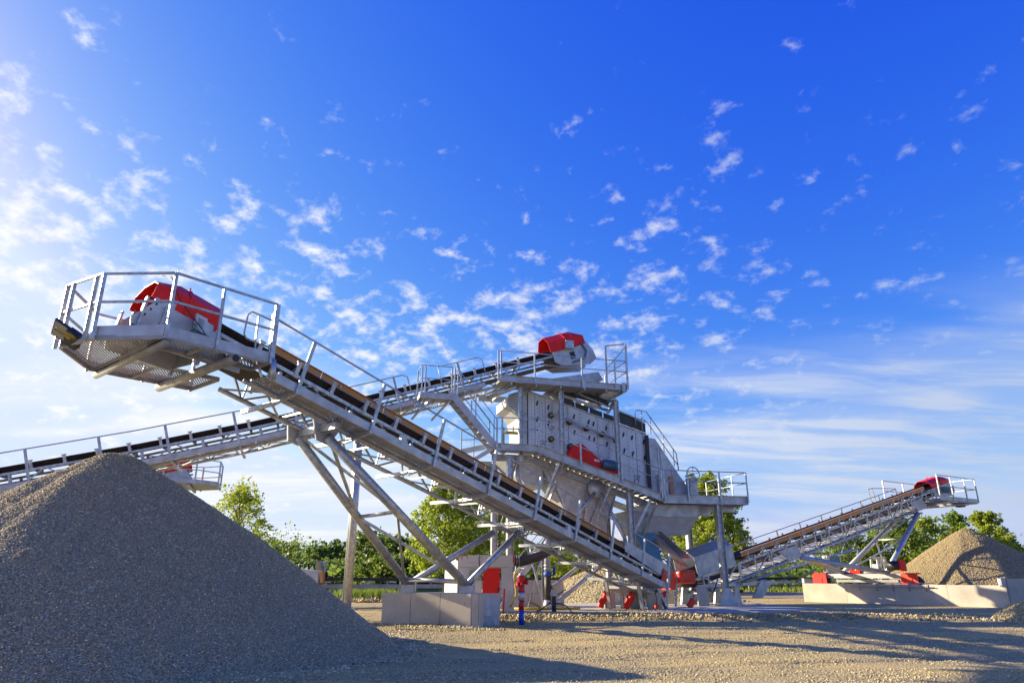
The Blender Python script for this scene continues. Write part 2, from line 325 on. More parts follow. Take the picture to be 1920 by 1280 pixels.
def cone_pile(name, label, c, r, hgt, m, stone, nst, ssz, az=(0, 360), seed=0, tip=.5, base=-.12, cat='gravel pile'):
    root = thing(name, label, cat, (c[0], c[1], base))
    na, nr = 360, 150
    th = np.linspace(0, 2*np.pi, na, endpoint=False); rr = np.linspace(0, 1, nr)**.8
    def hz(x, y):
        d = np.hypot(x-c[0], y-c[1])/r
        prof = np.sqrt(d*d+(tip/r)**2)-tip/r; prof /= (math.sqrt(1+(tip/r)**2)-tip/r)
        z = base+hgt*(1-prof) + hgt*.0  # straight flanks, rounded tip
        ang = np.arctan2(y-c[1], x-c[0])
        z = z+hgt*.02*np.sin(ang*3+seed)*d*(1-d)*2 + .16*vnoise(ang*2.2+seed, d*2.0, .5, seed+1)*np.minimum(1, d*2)+.05*vnoise(ang*9, d*1.2, .6, seed+2)*np.minimum(1, d*2)+ .07*vnoise(x+seed*9, y, 1.3, seed)*np.minimum(1, d*3)+.035*vnoise(x, y, .35, seed+3)+.02*vnoise(x, y, .12, seed+5)
        return z
    RR, TH = np.meshgrid(rr*1.08, th, indexing='ij'); X_ = c[0]+r*RR*np.cos(TH); Y_ = c[1]+r*RR*np.sin(TH); Z_ = hz(X_, Y_)
    Z_[-1] -= .3
    v = np.stack([X_, Y_, Z_], -1).reshape(-1, 3)
    i = (np.arange(nr-1)[:, None]*na+np.arange(na)[None]); j = (np.arange(nr-1)[:, None]*na+(np.arange(na)[None]+1) % na)
    o = npmesh('pile_body', v, np.stack([i.ravel(), (i+na).ravel(), (j+na).ravel(), j.ravel()], 1), m, root); o.data.shade_smooth()
    A = R_(az[0])+rng.random(nst)*R_(az[1]-az[0]); Q = r*1.03*np.sqrt(rng.random(nst)); x = c[0]+Q*np.cos(A); y = c[1]+Q*np.sin(A)
    s_ = ssz*(.6+.9*rng.random(nst)**2); st = stones('loose_stone', np.stack([x, y, hz(x, y)+s_*.25], 1), s_, stone, root); st['kind'] = 'stuff'
    nf = nst//16; A = R_(az[0])+rng.random(nf)*R_(az[1]-az[0]); Q = r*(1.0+.05*np.abs(rng.normal(size=nf))+.0*A); x = c[0]+Q*np.cos(A); y = c[1]+Q*np.sin(A)
    s_ = ssz*(1.1+1.6*rng.random(nf)**3); st = stones('rolled_stone', np.stack([x, y, np.maximum(hz(x, y), gz(x, y))+s_*.25], 1), s_, stone, root); st['kind'] = 'stuff'
    return root

# ---------------------------------------------------------------- generic belt conveyor
def hatch(mb, poly, ang, gap, wd, th, z0, pt):        # slats across a convex polygon given in plan (p, q)
    c, s_ = math.cos(ang), math.sin(ang); pr = [(x*c+y*s_, -x*s_+y*c) for x, y in poly]
    lo, hi = min(p[1] for p in pr), max(p[1] for p in pr); k = lo+gap/2
    while k < hi:
        xs_ = []
        for i in range(len(pr)):
            a, b = pr[i], pr[(i+1) % len(pr)]
            if (a[1]-k)*(b[1]-k) < 0: xs_.append(a[0]+(b[0]-a[0])*(k-a[1])/(b[1]-a[1]))
        if len(xs_) == 2:
            x0, x1 = sorted(xs_); f = lambda x, y, z: pt(x*c-y*s_, x*s_+y*c, z)
            cs = [f(x, y, z) for z in (z0, z0+th) for y in (k-wd/2, k+wd/2) for x in (x0, x1)]
            mb.add(cs, [(0, 2, 3, 1), (4, 5, 7, 6), (0, 1, 5, 4), (2, 6, 7, 3), (0, 4, 6, 2), (1, 3, 7, 5)])
        k += gap
HW = .60
def conveyor(root, pt, s0, s1, brk, nside, posts, o):
    """pt(s, n, w) -> world; nside = +1 / -1: side that carries the walkway"""
    def seg(a, b): return [a]+[x for x in brk if a+.05 < x < b-.05]+[b]
    def poly(name, m, a, b, n_, w_, wd, ht, kind='beam'):
        q = seg(a, b)
        for i in range(len(q)-1):
            A, B = pt(q[i], n_, w_), pt(q[i+1], n_, w_)
            (MB().tube([A, B], wd/2, 8) if kind == 'tube' else MB().beam(A, B, wd, ht)).build(name, m, root, kind == 'tube')
    wt, wb = .78, .02
    t0, t1 = o.get('truss', (s0, s1))
    for n_ in (-HW, HW):
        poly('top_chord', GALV, s0, s1, n_, wt, .07, .09); poly('bottom_chord', GALV, t0, t1, n_, wb, .13, .13, 'tube')
    step = o.get('panel', 1.15); k = t0; i = 0
    while k < t1-.3:
        e = min(k+step, t1)
        for n_ in (-HW, HW):
            a, b = (wb, wt) if i % 2 else (wt, wb)
            beam(root, 'lattice_bar', GALV, pt(k, n_, a), pt(e, n_, b), .05, .05)
            if o.get('verticals') and n_*o['verticals'] > 0: beam(root, 'truss_upright', GALV, pt(k, n_+.05*(1 if n_ > 0 else -1), wb-.04), pt(k, n_+.05*(1 if n_ > 0 else -1), wt+.04), .07, .07)
            elif i % 2: beam(root, 'lattice_upright', GALV, pt(k, n_, wb), pt(k, n_, wt), .04, .04)
        a, b = (HW, -HW) if i % 2 else (-HW, HW)
        beam(root, 'wind_brace', GALV, pt(k, a, wb), pt(e, b, wb), .045, .045)
        if i % 2 == 0: beam(root, 'cross_member', GALV, pt(k, -HW, wb), pt(k, HW, wb), .05, .05)
        k = e; i += 1
    # belt: troughed carrying run and flat return run in one loop
    for (a, b) in [o.get('belt', (s0+.3, s1-.2))]:
        q = seg(a, b); mb = MB(); th = .028
        prof = [(-.56, 1.06), (-.30, .88), (.30, .88), (.56, 1.06)]
        rings = []
        for s_ in q:
            rings.append([pt(s_, x, y) for x, y in prof]+[pt(s_, x*.97, y+th) for x, y in prof[::-1]])
        mb.loft(rings); rings = []
        for s_ in q: rings.append([pt(s_, x, y) for x, y in ((-.5, .42), (.5, .42), (.5, .445), (-.5, .445))])
        mb.loft(rings); mb.build('belt', RUBBER, root)
    k = s0+.8; i = 0
    while k < o.get('idler_end', s1-.8):
        mb = MB()
        for n_ in (-1, 1):
            mb.beam(pt(k, n_*.62, .80), pt(k, n_*.66, 1.15), .05, .11, pt(k+1, 0, 0)-pt(k, 0, 0)); mb.beam(pt(k-.09, n_*.66, 1.14), pt(k+.09, n_*.66, 1.14), .05, .03)
            mb.beam(pt(k, n_*.6, .82), pt(k, n_*.32, .84), .04, .05)
        mb.beam(pt(k, -.62, .84), pt(k, .62, .84), .06, .05)
        fr = mb.build('idler_frame', GALV, root)
        for (a, b) in (((-.60, 1.03), (-.30, .845)), ((-.28, .835), (.28, .835)), ((.30, .845), (.60, 1.03))):
            MB().tube([pt(k, a[0], a[1]-.02), pt(k, b[0], b[1]-.02)], .045, 8).build('roller', ROLLER, fr, True)
        if i % 2 == 0:
            rr = MB().tube([pt(k+.4, -.55, .36), pt(k+.4, .55, .36)], .05, 8).build('return_roller', ROLLER, root, True)
            [MB().beam(pt(k+.4, q_*.62, .30), pt(k+.4, q_*.62, .78), .04, .09).build('roller_hanger', GALV, rr) for q_ in (-1, 1)]
        k += o.get('idler', 1.15); i += 1
    if 'guard' in o:
        ga, gb, gn, g0, g1 = o['guard']; k = ga
        while k < gb-.2:
            e = min(k+2.4, gb)
            MB().beam(pt(k+.004, gn, (g0+g1)/2), pt(e-.004, gn, (g0+g1)/2), .008, g1-g0, pt(0, 0, 1)-pt(0, 0, 0)).beam(pt(k+.004, gn-.03*(1 if gn > 0 else -1), g1+.005), pt(e-.004, gn-.03*(1 if gn > 0 else -1), g1+.005), .07, .012, pt(0, 0, 1)-pt(0, 0, 0)).build('wind_guard', RUST, root)
            for q in (k+.5, k+1.7):
                if q < gb: MB().beam(pt(q, gn*.97, g0-.1), pt(q, gn*.97, g1-.05), .05, .03).build('guard_bracket', GALV, root)
            k = e
    for (a, b) in o.get('walks', []):
        poly('toe_board', GALVP, a, b, nside*1.5, .10, .03, .21); poly('walkway_lip', GALVP, a, b, nside*1.47, .012, .09, .014)
        poly('walkway_bearer', GALV, a, b, nside*.74, .03, .06, .09)
        q = seg(a, b)
        for i in range(len(q)-1):
            L_ = q[i+1]-q[i]; npn = max(1, round(L_/2.3)); 
            for j in range(npn):
                x0 = q[i]+L_*j/npn+.02; x1 = q[i]+L_*(j+1)/npn-.02; mb = MB()
                hatch(mb, [(x0, .77), (x1, .77), (x1, 1.44), (x0, 1.44)], o.get('hang', R_(78)), .058, .034, .02, .045, lambda x, y, z: pt(x, nside*y, z))
                for yy in (.9, 1.2): mb.beam(pt(x0, nside*yy, .058), pt(x1, nside*yy, .058), .05, .02)
                mb.build('walkway_grating', GALVD, root)['kind'] = 'stuff'
    for s_ in posts:
        ph = o.get('post_h', 1.42)
        MB().beam(pt(s_, nside*1.535, -.05), pt(s_, nside*1.535, ph), .035, .10, pt(s_+1, 0, 0)-pt(s_, 0, 0)).beam(pt(s_+.05, nside*1.555, -.05), pt(s_+.05, nside*1.555, ph), .04, .008, pt(s_+1, 0, 0)-pt(s_, 0, 0)).build('rail_post', GALV, root)
    for s_ in posts:
        a = pt(s_, nside*1.5, -.04); b = pt(s_, nside*.6, -.13); c = pt(s_, -nside*.95, -.13)
        MB().prism([pt(s_-.03, nside*1.5, 0), pt(s_-.03, nside*1.5, -.07), pt(s_-.03, nside*.5, -.22), pt(s_-.03, nside*.5, 0)], pt(s_+.03, 0, 0)-pt(s_-.03, 0, 0)).build('walkway_bracket', GALV, root)
        beam(root, 'outrigger', GALV, pt(s_, nside*.5, -.14), c, .09, .10)
    for q in o.get('rails', []): tube(root, 'handrail', GALV, [pt(*p) for p in q], .025, 8)

# hood over a head drum: arched cover with bevelled shoulders, tapering to the front
def hood(root, pt, sb, sf, wlo, wmid, wtop, hw, hf, m=RED):
    def ring(s_, k, dw): return [pt(s_, -hw*k, wlo+dw), pt(s_, -hw*k, wmid+dw), pt(s_, -hw*.45*k, wtop+dw), pt(s_, hw*.45*k, wtop+dw), pt(s_, hw*k, wmid+dw), pt(s_, hw*k, wlo+dw)]
    sg = 1 if sf > sb else -1
    mb = MB(); mb.loft([ring(sb, 1, 0), ring(sf-sg*.55, 1, 0), [pt(sf, -hw*hf, wlo+.05), pt(sf, -hw*hf, wmid-.05), pt(sf, -hw*.4, wmid+.12), pt(sf, hw*.4, wmid+.12), pt(sf, hw*hf, wmid-.05), pt(sf, hw*hf, wlo+.05)]], cap=False, closed=False)
    f_ = mb.f[-0:]
    o = mb.build('drum_hood', m, root)
    o.modifiers.new('thickness', 'SOLIDIFY').thickness = .02
    mid = (sb+sf)/2
    sm = MB()
    r1, r2 = [ [pt(mid+d, -(hw+.02), wlo), pt(mid+d, -(hw+.02), wmid+.02), pt(mid+d, -hw*.46, wtop+.025), pt(mid+d, hw*.46, wtop+.025), pt(mid+d, (hw+.02), wmid+.02), pt(mid+d, (hw+.02), wlo)] for d in (-.04, .04)]
    sm.loft([r1, r2], cap=False, closed=False); s2 = sm.build('hood_rib', m, o); s2.modifiers.new('thickness', 'SOLIDIFY').thickness = .025
    for n_ in (-.3, .3): tube(o, 'lifting_lug', m, [pt(mid, n_*hw, wtop), pt(mid, n_*hw, wtop+.13)], .02, 6)
    return o
def frame_from(az_deg, inc_deg, axisN, w0, up=True, flip=False):
    az, inc = R_(az_deg), R_(inc_deg); h = V((math.sin(az), math.cos(az), 0)); n_ = V((math.cos(az), -math.sin(az), 0))
    if up: s_ = h*math.cos(inc)+V((0, 0, math.sin(inc))); w_ = V((-h.x*math.sin(inc), -h.y*math.sin(inc), math.cos(inc)))
    else: s_ = -h*math.cos(inc)+V((0, 0, math.sin(inc))); w_ = V((h.x*math.sin(inc), h.y*math.sin(inc), math.cos(inc)))
    return (lambda s, n, w: s_*s+n_*(axisN+n)+w_*(w0+w)), h, n_
def lerp(a, b, t): return a+(b-a)*t

# ================================================================ near conveyor (runs over the front of the picture)
pt1, h1, n1 = frame_from(40.92, 15.07, -16.1, 7.63, up=False)
def plan1(hh, n_, z): p = -h1*hh+n1*(-16.1+n_); return V((p.x, p.y, z))
c1 = thing('belt_conveyor', 'long near conveyor rising left over the dark gravel pile, red hood, orange guard', 'belt conveyor', (-5, 17, -.1))
posts1 = [-7.14, -9.5, -11.85, -14.2, -16.5, -18.78, -21.0, -23.2]
conveyor(c1, pt1, -26.6, -3.6, [], 1, posts1, dict(truss=(-26.4, -6.2), belt=(-26.2, -3.9), walks=[(-25.3, -6.3)], guard=(-25.6, -7.1, -.66, 1.16, 1.85), idler_end=-5.3,
    rails=[[(-25.35, 1.53, .1), (-25.35, 1.53, .95), (-24.5, 1.53, 1.42), (-5.9, 1.53, 1.42)]], hang=R_(72)))
# head platform
ZP = 6.16
oct1 = [(-8.1, 1.52), (-5.65, 1.52), (-4.65, .25), (-4.42, -.95), (-5.5, -2.35), (-8.05, -2.35)]
pf = lambda x, y, z: plan1(x, y, z)
def grating(root, poly, z, pf, ang, name='platform_grating'):
    mb = MB(); hatch(mb, poly, ang, .062, .030, .022, z, pf)
    o = mb.build(name, GALVD, root); o['kind'] = 'stuff'; return o
GA = math.atan2(.079, .0533)-0
for poly in ([(-8.1, .68), (-5.65, .68), (-5.65, 1.5), (-8.1, 1.5)], [(-5.65, -2.3), (-5.65, 1.5), (-4.67, .25), (-4.45, -.93), (-5.5, -2.3)], [(-8.05, -2.33), (-5.65, -2.33), (-5.65, -.85), (-8.05, -.85)]):
    grating(c1, poly, ZP-.03, pf, GA)
    for i in range(len(poly)): beam(c1, 'platform_bearer', GALVD, plan1(*poly[i], ZP-.07), plan1(*poly[(i+1) % len(poly)], ZP-.07), .05, .10)
for h_ in (-7.35, -6.5): beam(c1, 'platform_bearer', GALVD, plan1(h_, -.85, ZP-.08), plan1(h_, -2.3, ZP-.08), .05, .08); beam(c1, 'platform_bearer', GALVD, plan1(h_, .68, ZP-.08), plan1(h_, 1.5, ZP-.08), .05, .08)
for h_, r_ in ((-5.72, .085), (-7.25, .115)):
    o = tube(c1, 'support_pipe', GALVD, [plan1(h_, 1.5, ZP-.17), plan1(h_, -2.45, ZP-.17)], r_, 14)
    if r_ > .1: MB().tube([plan1(h_, 1.51, ZP-.17), plan1(h_, 1.53, ZP-.17)], r_*.72, 12).build('pipe_end', BLACK, o)
# toe boards, railing
def wall1(a, b, z0, z1, name='toe_board', t=.02, m=GALVP): return beam(c1, name, m, plan1(*a, (z0+z1)/2), plan1(*b, (z0+z1)/2), t, z1-z0)
wall1((-8.1, 1.53), (-5.68, 1.53), ZP-.08, ZP+.16); wall1((-5.62, 1.5), (-4.68, .28), ZP-.05, ZP+.19); wall1((-4.4, -.97), (-5.48, -2.37), ZP-.05, ZP+.15); wall1((-5.5, -2.38), (-8.05, -2.38), ZP-.05, ZP+.15)
RT = ZP+1.38; RM = ZP+.72
ring = [(-8.1, 1.56), (-5.65, 1.56), (-4.62, .3), (-4.36, -.97), (-5.48, -2.42), (-8.05, -2.42)]
for zr in (RT, RM):
    for i in range(5): beam(c1, 'handrail', GALV, plan1(*ring[i], zr), plan1(*ring[i+1], zr), .05, .045)
for p_ in ((-8.1, 1.57, .12), (-6.75, 1.57, .06), (-5.65, 1.57, .07), (-4.64, .36, .08), (-4.58, .1, .08), (-4.40, -.72, .08), (-4.36, -1.0, .08), (-5.48, -2.42, .06), (-6.8, -2.42, .06), (-8.05, -2.42, .08)):
    beam(c1, 'rail_post', GALV, plan1(p_[0], p_[1], ZP-.12), plan1(p_[0], p_[1], RT), .05, p_[2], -h1)
beam(c1, 'access_post', GALV, plan1(-8.22, 1.2, ZP-.05), plan1(-8.22, 1.2, ZP+1.25), .045, .06, n1); beam(c1, 'access_post', GALV, plan1(-8.0, .9, ZP), plan1(-8.0, .9, ZP+1.2), .04, .04, n1)
q = [plan1(-8.3, 1.1, ZP+.42), plan1(-7.65, 1.1, ZP+.50), plan1(-7.58, 1.1, ZP+.6), plan1(-7.62, 1.1, ZP+1.1), plan1(-7.72, 1.1, ZP+1.2), plan1(-8.25, 1.1, ZP+1.12)]
tube(c1, 'safety_gate', GALV, q, .022, 8)
tube(c1, 'walkway_end_post', GALV, [plan1(-8.2, 1.56, ZP-.5), plan1(-8.15, 1.56, ZP)], .07)
# head drum housing
for n_ in (-.66, .66):
    k = -1 if n_ < 0 else 1
    hs_ = MB().prism([pt1(-5.35, n_, .30), pt1(-5.25, n_, .80), pt1(-4.05, n_, .95), pt1(-3.62, n_, .72), pt1(-3.3, n_, .12), pt1(-3.45, n_, -.30), pt1(-4.9, n_, -.1)], n1*.018*k).build('housing_plate', GALVP, c1)
    for s_ in (-5.0, -3.95, -3.5): MB().beam(pt1(s_, n_+.03*k, -.2), pt1(s_+.08, n_+.03*k, .70), .05, .12, pt1(0, 1, 0)-pt1(0, 0, 0)).build('stiffener', GALV, hs_)
    for i in range(6): MB().tube([pt1(-3.35-.06*i, n_+.01*k, -.2+.17*i), pt1(-3.35-.06*i, n_+.05*k, -.2+.17*i)], .022, 6).build('bolt', BLACK, hs_)
0 and MB().loft([[pt1(-3.2, -.7, .12), pt1(-3.2, .7, .12), pt1(-3.22, .7, .10), pt1(-3.22, -.7, .10)], [pt1(-3.3, -.7, -.9), pt1(-3.3, .7, -.9), pt1(-3.32, .7, -.9), pt1(-3.32, -.7, -.9)]]).build('discharge_chute', GALVP, c1)
tube(c1, 'head_drum', RUBBER, [pt1(-4.0, -.62, .72), pt1(-4.0, .62, .72)], .27, 18)
hood(c1, pt1, -5.08, -3.5, .74, 1.20, 1.52, .68, .9)
MB().box(pt1(-4.75, .80, .62), n1*.1, (pt1(1, 0, 0)-pt1(0, 0, 0))*.20, V((0, 0, .15))).build('gear_unit', GALV, c1)
MB().box(pt1(-4.62, .86, .72), n1*.04, (pt1(1, 0, 0)-pt1(0, 0, 0))*.14, V((0, 0, .12))).build('terminal_box', SILV, c1)
tube(c1, 'green_valve', mat('green_cap', (.05, .18, .08), .5), [pt1(-4.75, .92, .32), pt1(-4.5, .92, .40)], .06, 8)
tube(c1, 'power_cable', BLACK, [pt1(-5.2, .78, .2), pt1(-5.0, .95, .25), pt1(-4.7, .98, .5), pt1(-4.3, .9, .75), pt1(-4.0, .84, .95), pt1(-3.7, .6, 1.45), pt1(-3.6, .2, 1.58)], .014, 5)
MB().beam(plan1(-5.9, .25, ZP+.18), plan1(-8.0, .3, ZP+.0), .03, .28).build('belt_scraper_beam', GALVP, c1)
# floodlight on its arm at the left tip
fl = at(140, 637, 14.25)
la = MB().tube([plan1(-4.42, -.3, ZP-.02), plan1(-4.1, -.2, ZP+.08), fl+V((.14, 0, -.02))], .045, 8).build('lamp_arm', YPIPE, c1, True)
ld = V((-.78, -.15, .50)).normalized(); lu = V((.1, .72, .68)); lu = (lu-ld*lu.dot(ld)).normalized(); lr = ld.cross(lu)
b_ = MB().box(fl+ld*.04, ld*.15, lr*.19, lu*.08).build('lamp_body', BLACK, c1)
b2 = MB().box(fl+ld*.36, ld*.19, lr*.21, lu*.025).build('floodlight', BLACK, c1)
MB().box(fl+ld*.36-lu*.030, ld*.16, lr*.18, lu*.006).build('lamp_lens', LAMPG, b2)
for s_ in range(-25, -6, 2):
    tube(c1, 'cable_run', BLACK, [pt1(s_, .665, .70), pt1(s_+.7, .67, .64), pt1(s_+1.4, .67, .66), pt1(s_+2, .665, .70)], .014, 5)
for s_ in (-11.2, -19.4): MB().box(pt1(s_, .70, .62), n1*.05, (pt1(1, 0, 0)-pt1(0, 0, 0))*.11, V((0, 0, .09))).build('switch_box', SILV, c1)
# legs down to the footing block
BA, BB = V((-3.27, 23.1, 1.06)), V((-1.37, 22.2, 1.04))
TA, TB = pt1(-8.7, -.62, -.2), pt1(-8.95, .45, -.25)
SA, SB = pt1(-16.9, -.55, -.25), pt1(-17.0, .5, -.25)
for a, b, r_ in ((BA, TA, .125), (BB, TB, .13)): tube(c1, 'leg', GALV, [a, b], r_, 16)
for a, b in ((BA, SA), (BB, SB)): tube(c1, 'stay', GALV, [a, b], .105, 16)
MA, MBp = lerp(BA, TA, .49), lerp(BB, TB, .53)
tube(c1, 'leg_tie', GALV, [MA, MBp], .055, 10); tube(c1, 'leg_tie', GALV, [lerp(BA, TA, .04), lerp(BB, TB, .03)+V((-.1, 0, 0))], .07, 10)
beam(c1, 'leg_brace', GALV, TA+V((.1, 0, 0)), MBp, .07, .07); beam(c1, 'leg_brace', GALV, lerp(TB, MBp, .04), MA, .07, .07)
beam(c1, 'leg_brace', GALV, MA, lerp(BB, TB, .08), .08, .08); tube(c1, 'leg_brace', GALVD, [MBp, lerp(BA, TA, .04)], .04, 8)
beam(c1, 'head_beam', GALV, pt1(-8.75, -.95, -.1), pt1(-8.75, 1.1, -.1), .14, .18)
MB().prism([pt1(-8.4, .35, .1), pt1(-9.3, .35, .1), pt1(-9.1, .35, -.42), pt1(-8.7, .35, -.42)], n1*.05).build('leg_bracket', GALVP, c1)
MB().prism([pt1(-8.3, -.7, .1), pt1(-9.2, -.7, .1), pt1(-8.9, -.7, -.40), pt1(-8.5, -.7, -.40)], n1*.05).build('leg_bracket', GALVP, c1)
for b in (BA, BB):
    MB().box(b+V((0, 0, -.13)), V((.22, 0, 0)), V((0, .16, 0)), V((0, 0, .13))).build('bearing_block', GALVP, c1)
    for k in (-.24, .24): MB().box(b+V((k, -.05, -.04)), V((.012, 0, 0)), V((0, .14, 0)), V((0, 0, .16))).build('bearing_cheek', GALVP, c1)
# tail frame and feet
TS = -25.75
for n_ in (-.75, .75):
    beam(c1, 'tail_leg', GALV, pt1(TS+.4, n_, .2), V((*pt1(TS+.4, n_, .2).xy, .03)), .10, .12, n1)
    beam(c1, 'tail_leg', GALV, pt1(TS+1.6, n_, .1), V((*pt1(TS+1.3, n_, .1).xy, .03)), .10, .12, n1)
    beam(c1, 'tail_strut', GALV, pt1(TS+.2, n_, .15), V((*pt1(TS-.7, n_, 0).xy, .03)), .10, .16, n1)
beam(c1, 'gate_post', GALV, pt1(-25.2, 1.53, -.62), pt1(-25.2, 1.53, 1.30)+V((0, 0, .1)), .05, .12, h1); beam(c1, 'gate_post', GALV, pt1(-25.9, 1.53, -.5), pt1(-25.9, 1.53, .3), .05, .08, h1)
tube(c1, 'gate_rail', GALV, [pt1(-25.2, 1.53, 1.3), pt1(-26.1, 1.4, .75), pt1(-26.3, 1.3, -.1)], .022)
MB().box(pt1(-25.4, 0, -.12), n1*.8, (pt1(1, 0, 0)-pt1(0, 0, 0))*.9, V((0, 0, .06))).build('tail_tray', GALVP, c1)
tube(c1, 'tail_drum', RUBBER, [pt1(-26.1, -.6, .68), pt1(-26.1, .6, .68)], .25, 16)
MB().prism([pt1(-26.7, .66, 1.35), pt1(-23.2, .66, 1.35), pt1(-23.2, .66, .95), pt1(-26.7, .66, .75)], n1*.02).build('loading_skirt', GALVP, c1)
MB().prism([pt1(-26.9, .70, 1.0), pt1(-26.2, .70, 1.1), pt1(-26.0, .70, .45), pt1(-26.7, .70, .3)], n1*.03).build('tail_guard', ORED, c1)

# ================================================================ footing block of the near conveyor
fb = thing('footing_block', 'pale concrete footing block under the pipe legs of the near conveyor', 'concrete block', (-2.4, 23.2, -.2))
P0, P1, P2, P3 = V((-4.09, 23.26, -.22)), V((-1.20, 21.84, -.22)), V((-.98, 21.92, -.22)), V((-.36, 22.9, -.22))
P4, P5 = P3+V((-1.0, 1.6, 0)), P0+V((1.2, 1.75, 0))
core = [P0+V((.06, .05, 0)), P1+V((.0, .05, 0)), P2+V((-.03, .04, 0)), P3+V((-.05, .02, 0)), P4, P5]
MB().prism(core, (0, 0, 1.01)).build('block_core', CONCG, fb)
def panels(root, a, b, n_, z0, z1, t, m, name='concrete_panel', off=V((0, 0, 0))):
    d = (b-a); L_ = d.length; d.normalize(); nrm = V((d.y, -d.x, 0))
    for i in range(n_):
        p = a+d*(L_*i/n_+.008); q_ = a+d*(L_*(i+1)/n_-.008)
        pn = MB().prism([V((p.x, p.y, z0)), V((q_.x, q_.y, z0)), V((q_.x, q_.y, z1)), V((p.x, p.y, z1))], -nrm*t).build(name, m, root)
        bv = pn.modifiers.new('worn_edge', 'BEVEL'); bv.width = .014; bv.segments = 2
        if L_/n_ > .8:
            for fx, fz in ((.22, .78), (.8, .75), (.5, .3)): c_ = lerp(p, q_, fx); c_ = V((c_.x, c_.y, z0+(z1-z0)*fz)); MB().tube([c_-nrm*-.004, c_-nrm*.02], .016, 8).build('tie_hole', ROLLER, pn)
panels(fb, P0, P1, 3, -.22, .81, .08, CONC); panels(fb, P1+V((.01, 0, 0)), P2, 1, -.22, .81, .06, CONC); panels(fb, P2+V((.01, .01, 0)), P3, 1, -.22, .81, .06, CONC)
d_ = (P3-P2).normalized(); nr_ = V((d_.y, -d_.x, 0))*.006
MB().add([V((*(P2+d_*.25+nr_).xy, -.1)), V((*(P2+d_*.95+nr_).xy, -.1)), V((*(P2+d_*1.05+nr_).xy, .66)), V((*(P2+d_*.42+nr_).xy, .74))], [(0, 1, 2, 3)]).build('wash_stain', CONCW, fb)
nr2 = nr_*1.8
MB().add([V((*(P2+d_*.22+nr2).xy, -.12)), V((*(P2+d_*.85+nr2).xy, -.12)), V((*(P2+d_*.75+nr2).xy, .17)), V((*(P2+d_*.3+nr2).xy, .2))], [(0, 1, 2, 3)]).build('mud_stain', CONCD, fb)

# ================================================================ tower frame
ta = R_(74); U_ = V((math.sin(ta), math.cos(ta), 0)); W_ = V((-math.cos(ta), math.sin(ta), 0)); TR = V((9.8, 33.49, 0))
def T(a, b, z): return TR+U_*a+W_*b+V((0, 0, z))
# ---- feed conveyor, in the tower's direction
c2line = [(-38, 2.25), (-29.7, 4.30), (-25.2, 5.42), (-21, 6.58), (-16.3, 8.03), (-11.5, 9.58), (-6.3, 11.32), (-4, 12.1)]
c2s = [0]
for i in range(1, len(c2line)): c2s.append(c2s[-1]+math.hypot(c2line[i][0]-c2line[i-1][0], c2line[i][1]-c2line[i-1][1]))
def pt2(s, n, w):
    i = 0
    while i < len(c2s)-2 and s > c2s[i+1]: i += 1
    (a0, z0), (a1, z1) = c2line[i], c2line[i+1]; L_ = c2s[i+1]-c2s[i]; t = (s-c2s[i])/L_; da, dz = (a1-a0)/L_, (z1-z0)/L_
    wa, wz = -.29, .957
    return T(a0+(a1-a0)*t+wa*w, 2.4-n, z0+(z1-z0)*t+wz*w)
def s2(a):
    for i in range(len(c2s)-1):
        if a <= c2line[i+1][0]: return c2s[i]+(a-c2line[i][0])/(c2line[i+1][0]-c2line[i][0])*(c2s[i+1]-c2s[i])
c2 = thing('belt_conveyor', 'feed conveyor rising from behind the dark gravel pile to the screening tower top', 'belt conveyor', T(-20, 2.4, 0))
posts2 = [s2(a) for a in (-36, -33.6, -31.2, -28.8, -26.4, -24.1, -21.6, -19.3, -17.0)]
conveyor(c2, pt2, .5, s2(-5.9), c2s, 1, posts2+[s2(-15.1), s2(-12.2)], dict(truss=(.6, s2(-9)), belt=(.8, s2(-6.1)), walks=[(.8, s2(-14.4)), (s2(-12.9), s2(-11.2))], idler_end=s2(-8),
    rails=[[(.8, 1.53, 1.42)]+[(x, 1.53, 1.42) for x in c2s[1:4]]+[(s2(-16.3), 1.53, 1.42), (s2(-14.7), 1.53, 1.42), (s2(-14.5), 1.53, 1.3), (s2(-14.5), 1.53, .55)],
           [(s2(-13.1), 1.53, .5), (s2(-13.1), 1.53, 1.42), (s2(-11.2), 1.53, 1.42), (s2(-11.05), 1.53, 1.3), (s2(-11.05), 1.53, .7)]], hang=R_(80)))
pa, pb = s2(-7.35), s2(-5.45)
for n_ in (-.72, .72):
    k = 1 if n_ > 0 else -1; tn = (W_*-1)*.02*k
    hp = MB().prism([pt2(pa, n_, 1.1), pt2(pb-.1, n_, 1.2), pt2(pb+.2, n_, .6), pt2(pb+.25, n_, .1), pt2(pb-.2, n_, -.1), pt2(pa+.3, n_, .2), pt2(pa, n_, .45)], tn).build('housing_plate', GALVP, c2)
    MB().prism([pt2(pa+.9, n_+.03*k, .75), pt2(pa+1.15, n_+.03*k, .75), pt2(pa+1.15, n_+.03*k, .4), pt2(pa+.9, n_+.03*k, .4)], tn).build('access_hatch', BLACK, hp)
    tube(hp, 'hydraulic_hose', MOTOR, [pt2(pb-.35, n_+.06*k, 1.1), pt2(pb-.2, n_+.08*k, .6), pt2(pb-.4, n_+.08*k, .28), pt2(pa+.9, n_+.06*k, .2)], .05, 8)
hood(c2, pt2, pa-.1, pb-.1, .95, 1.50, 1.88, .78, .95)
MB().box(pt2(pa+.95, .86, 1.1), U_*.22, W_*.12, V((0, 0, .2))).build('gear_unit', GALV, c2)
tube(c2, 'head_drum', RUBBER, [pt2(pb-.4, -.6, .7), pt2(pb-.4, .6, .7)], .3, 16)
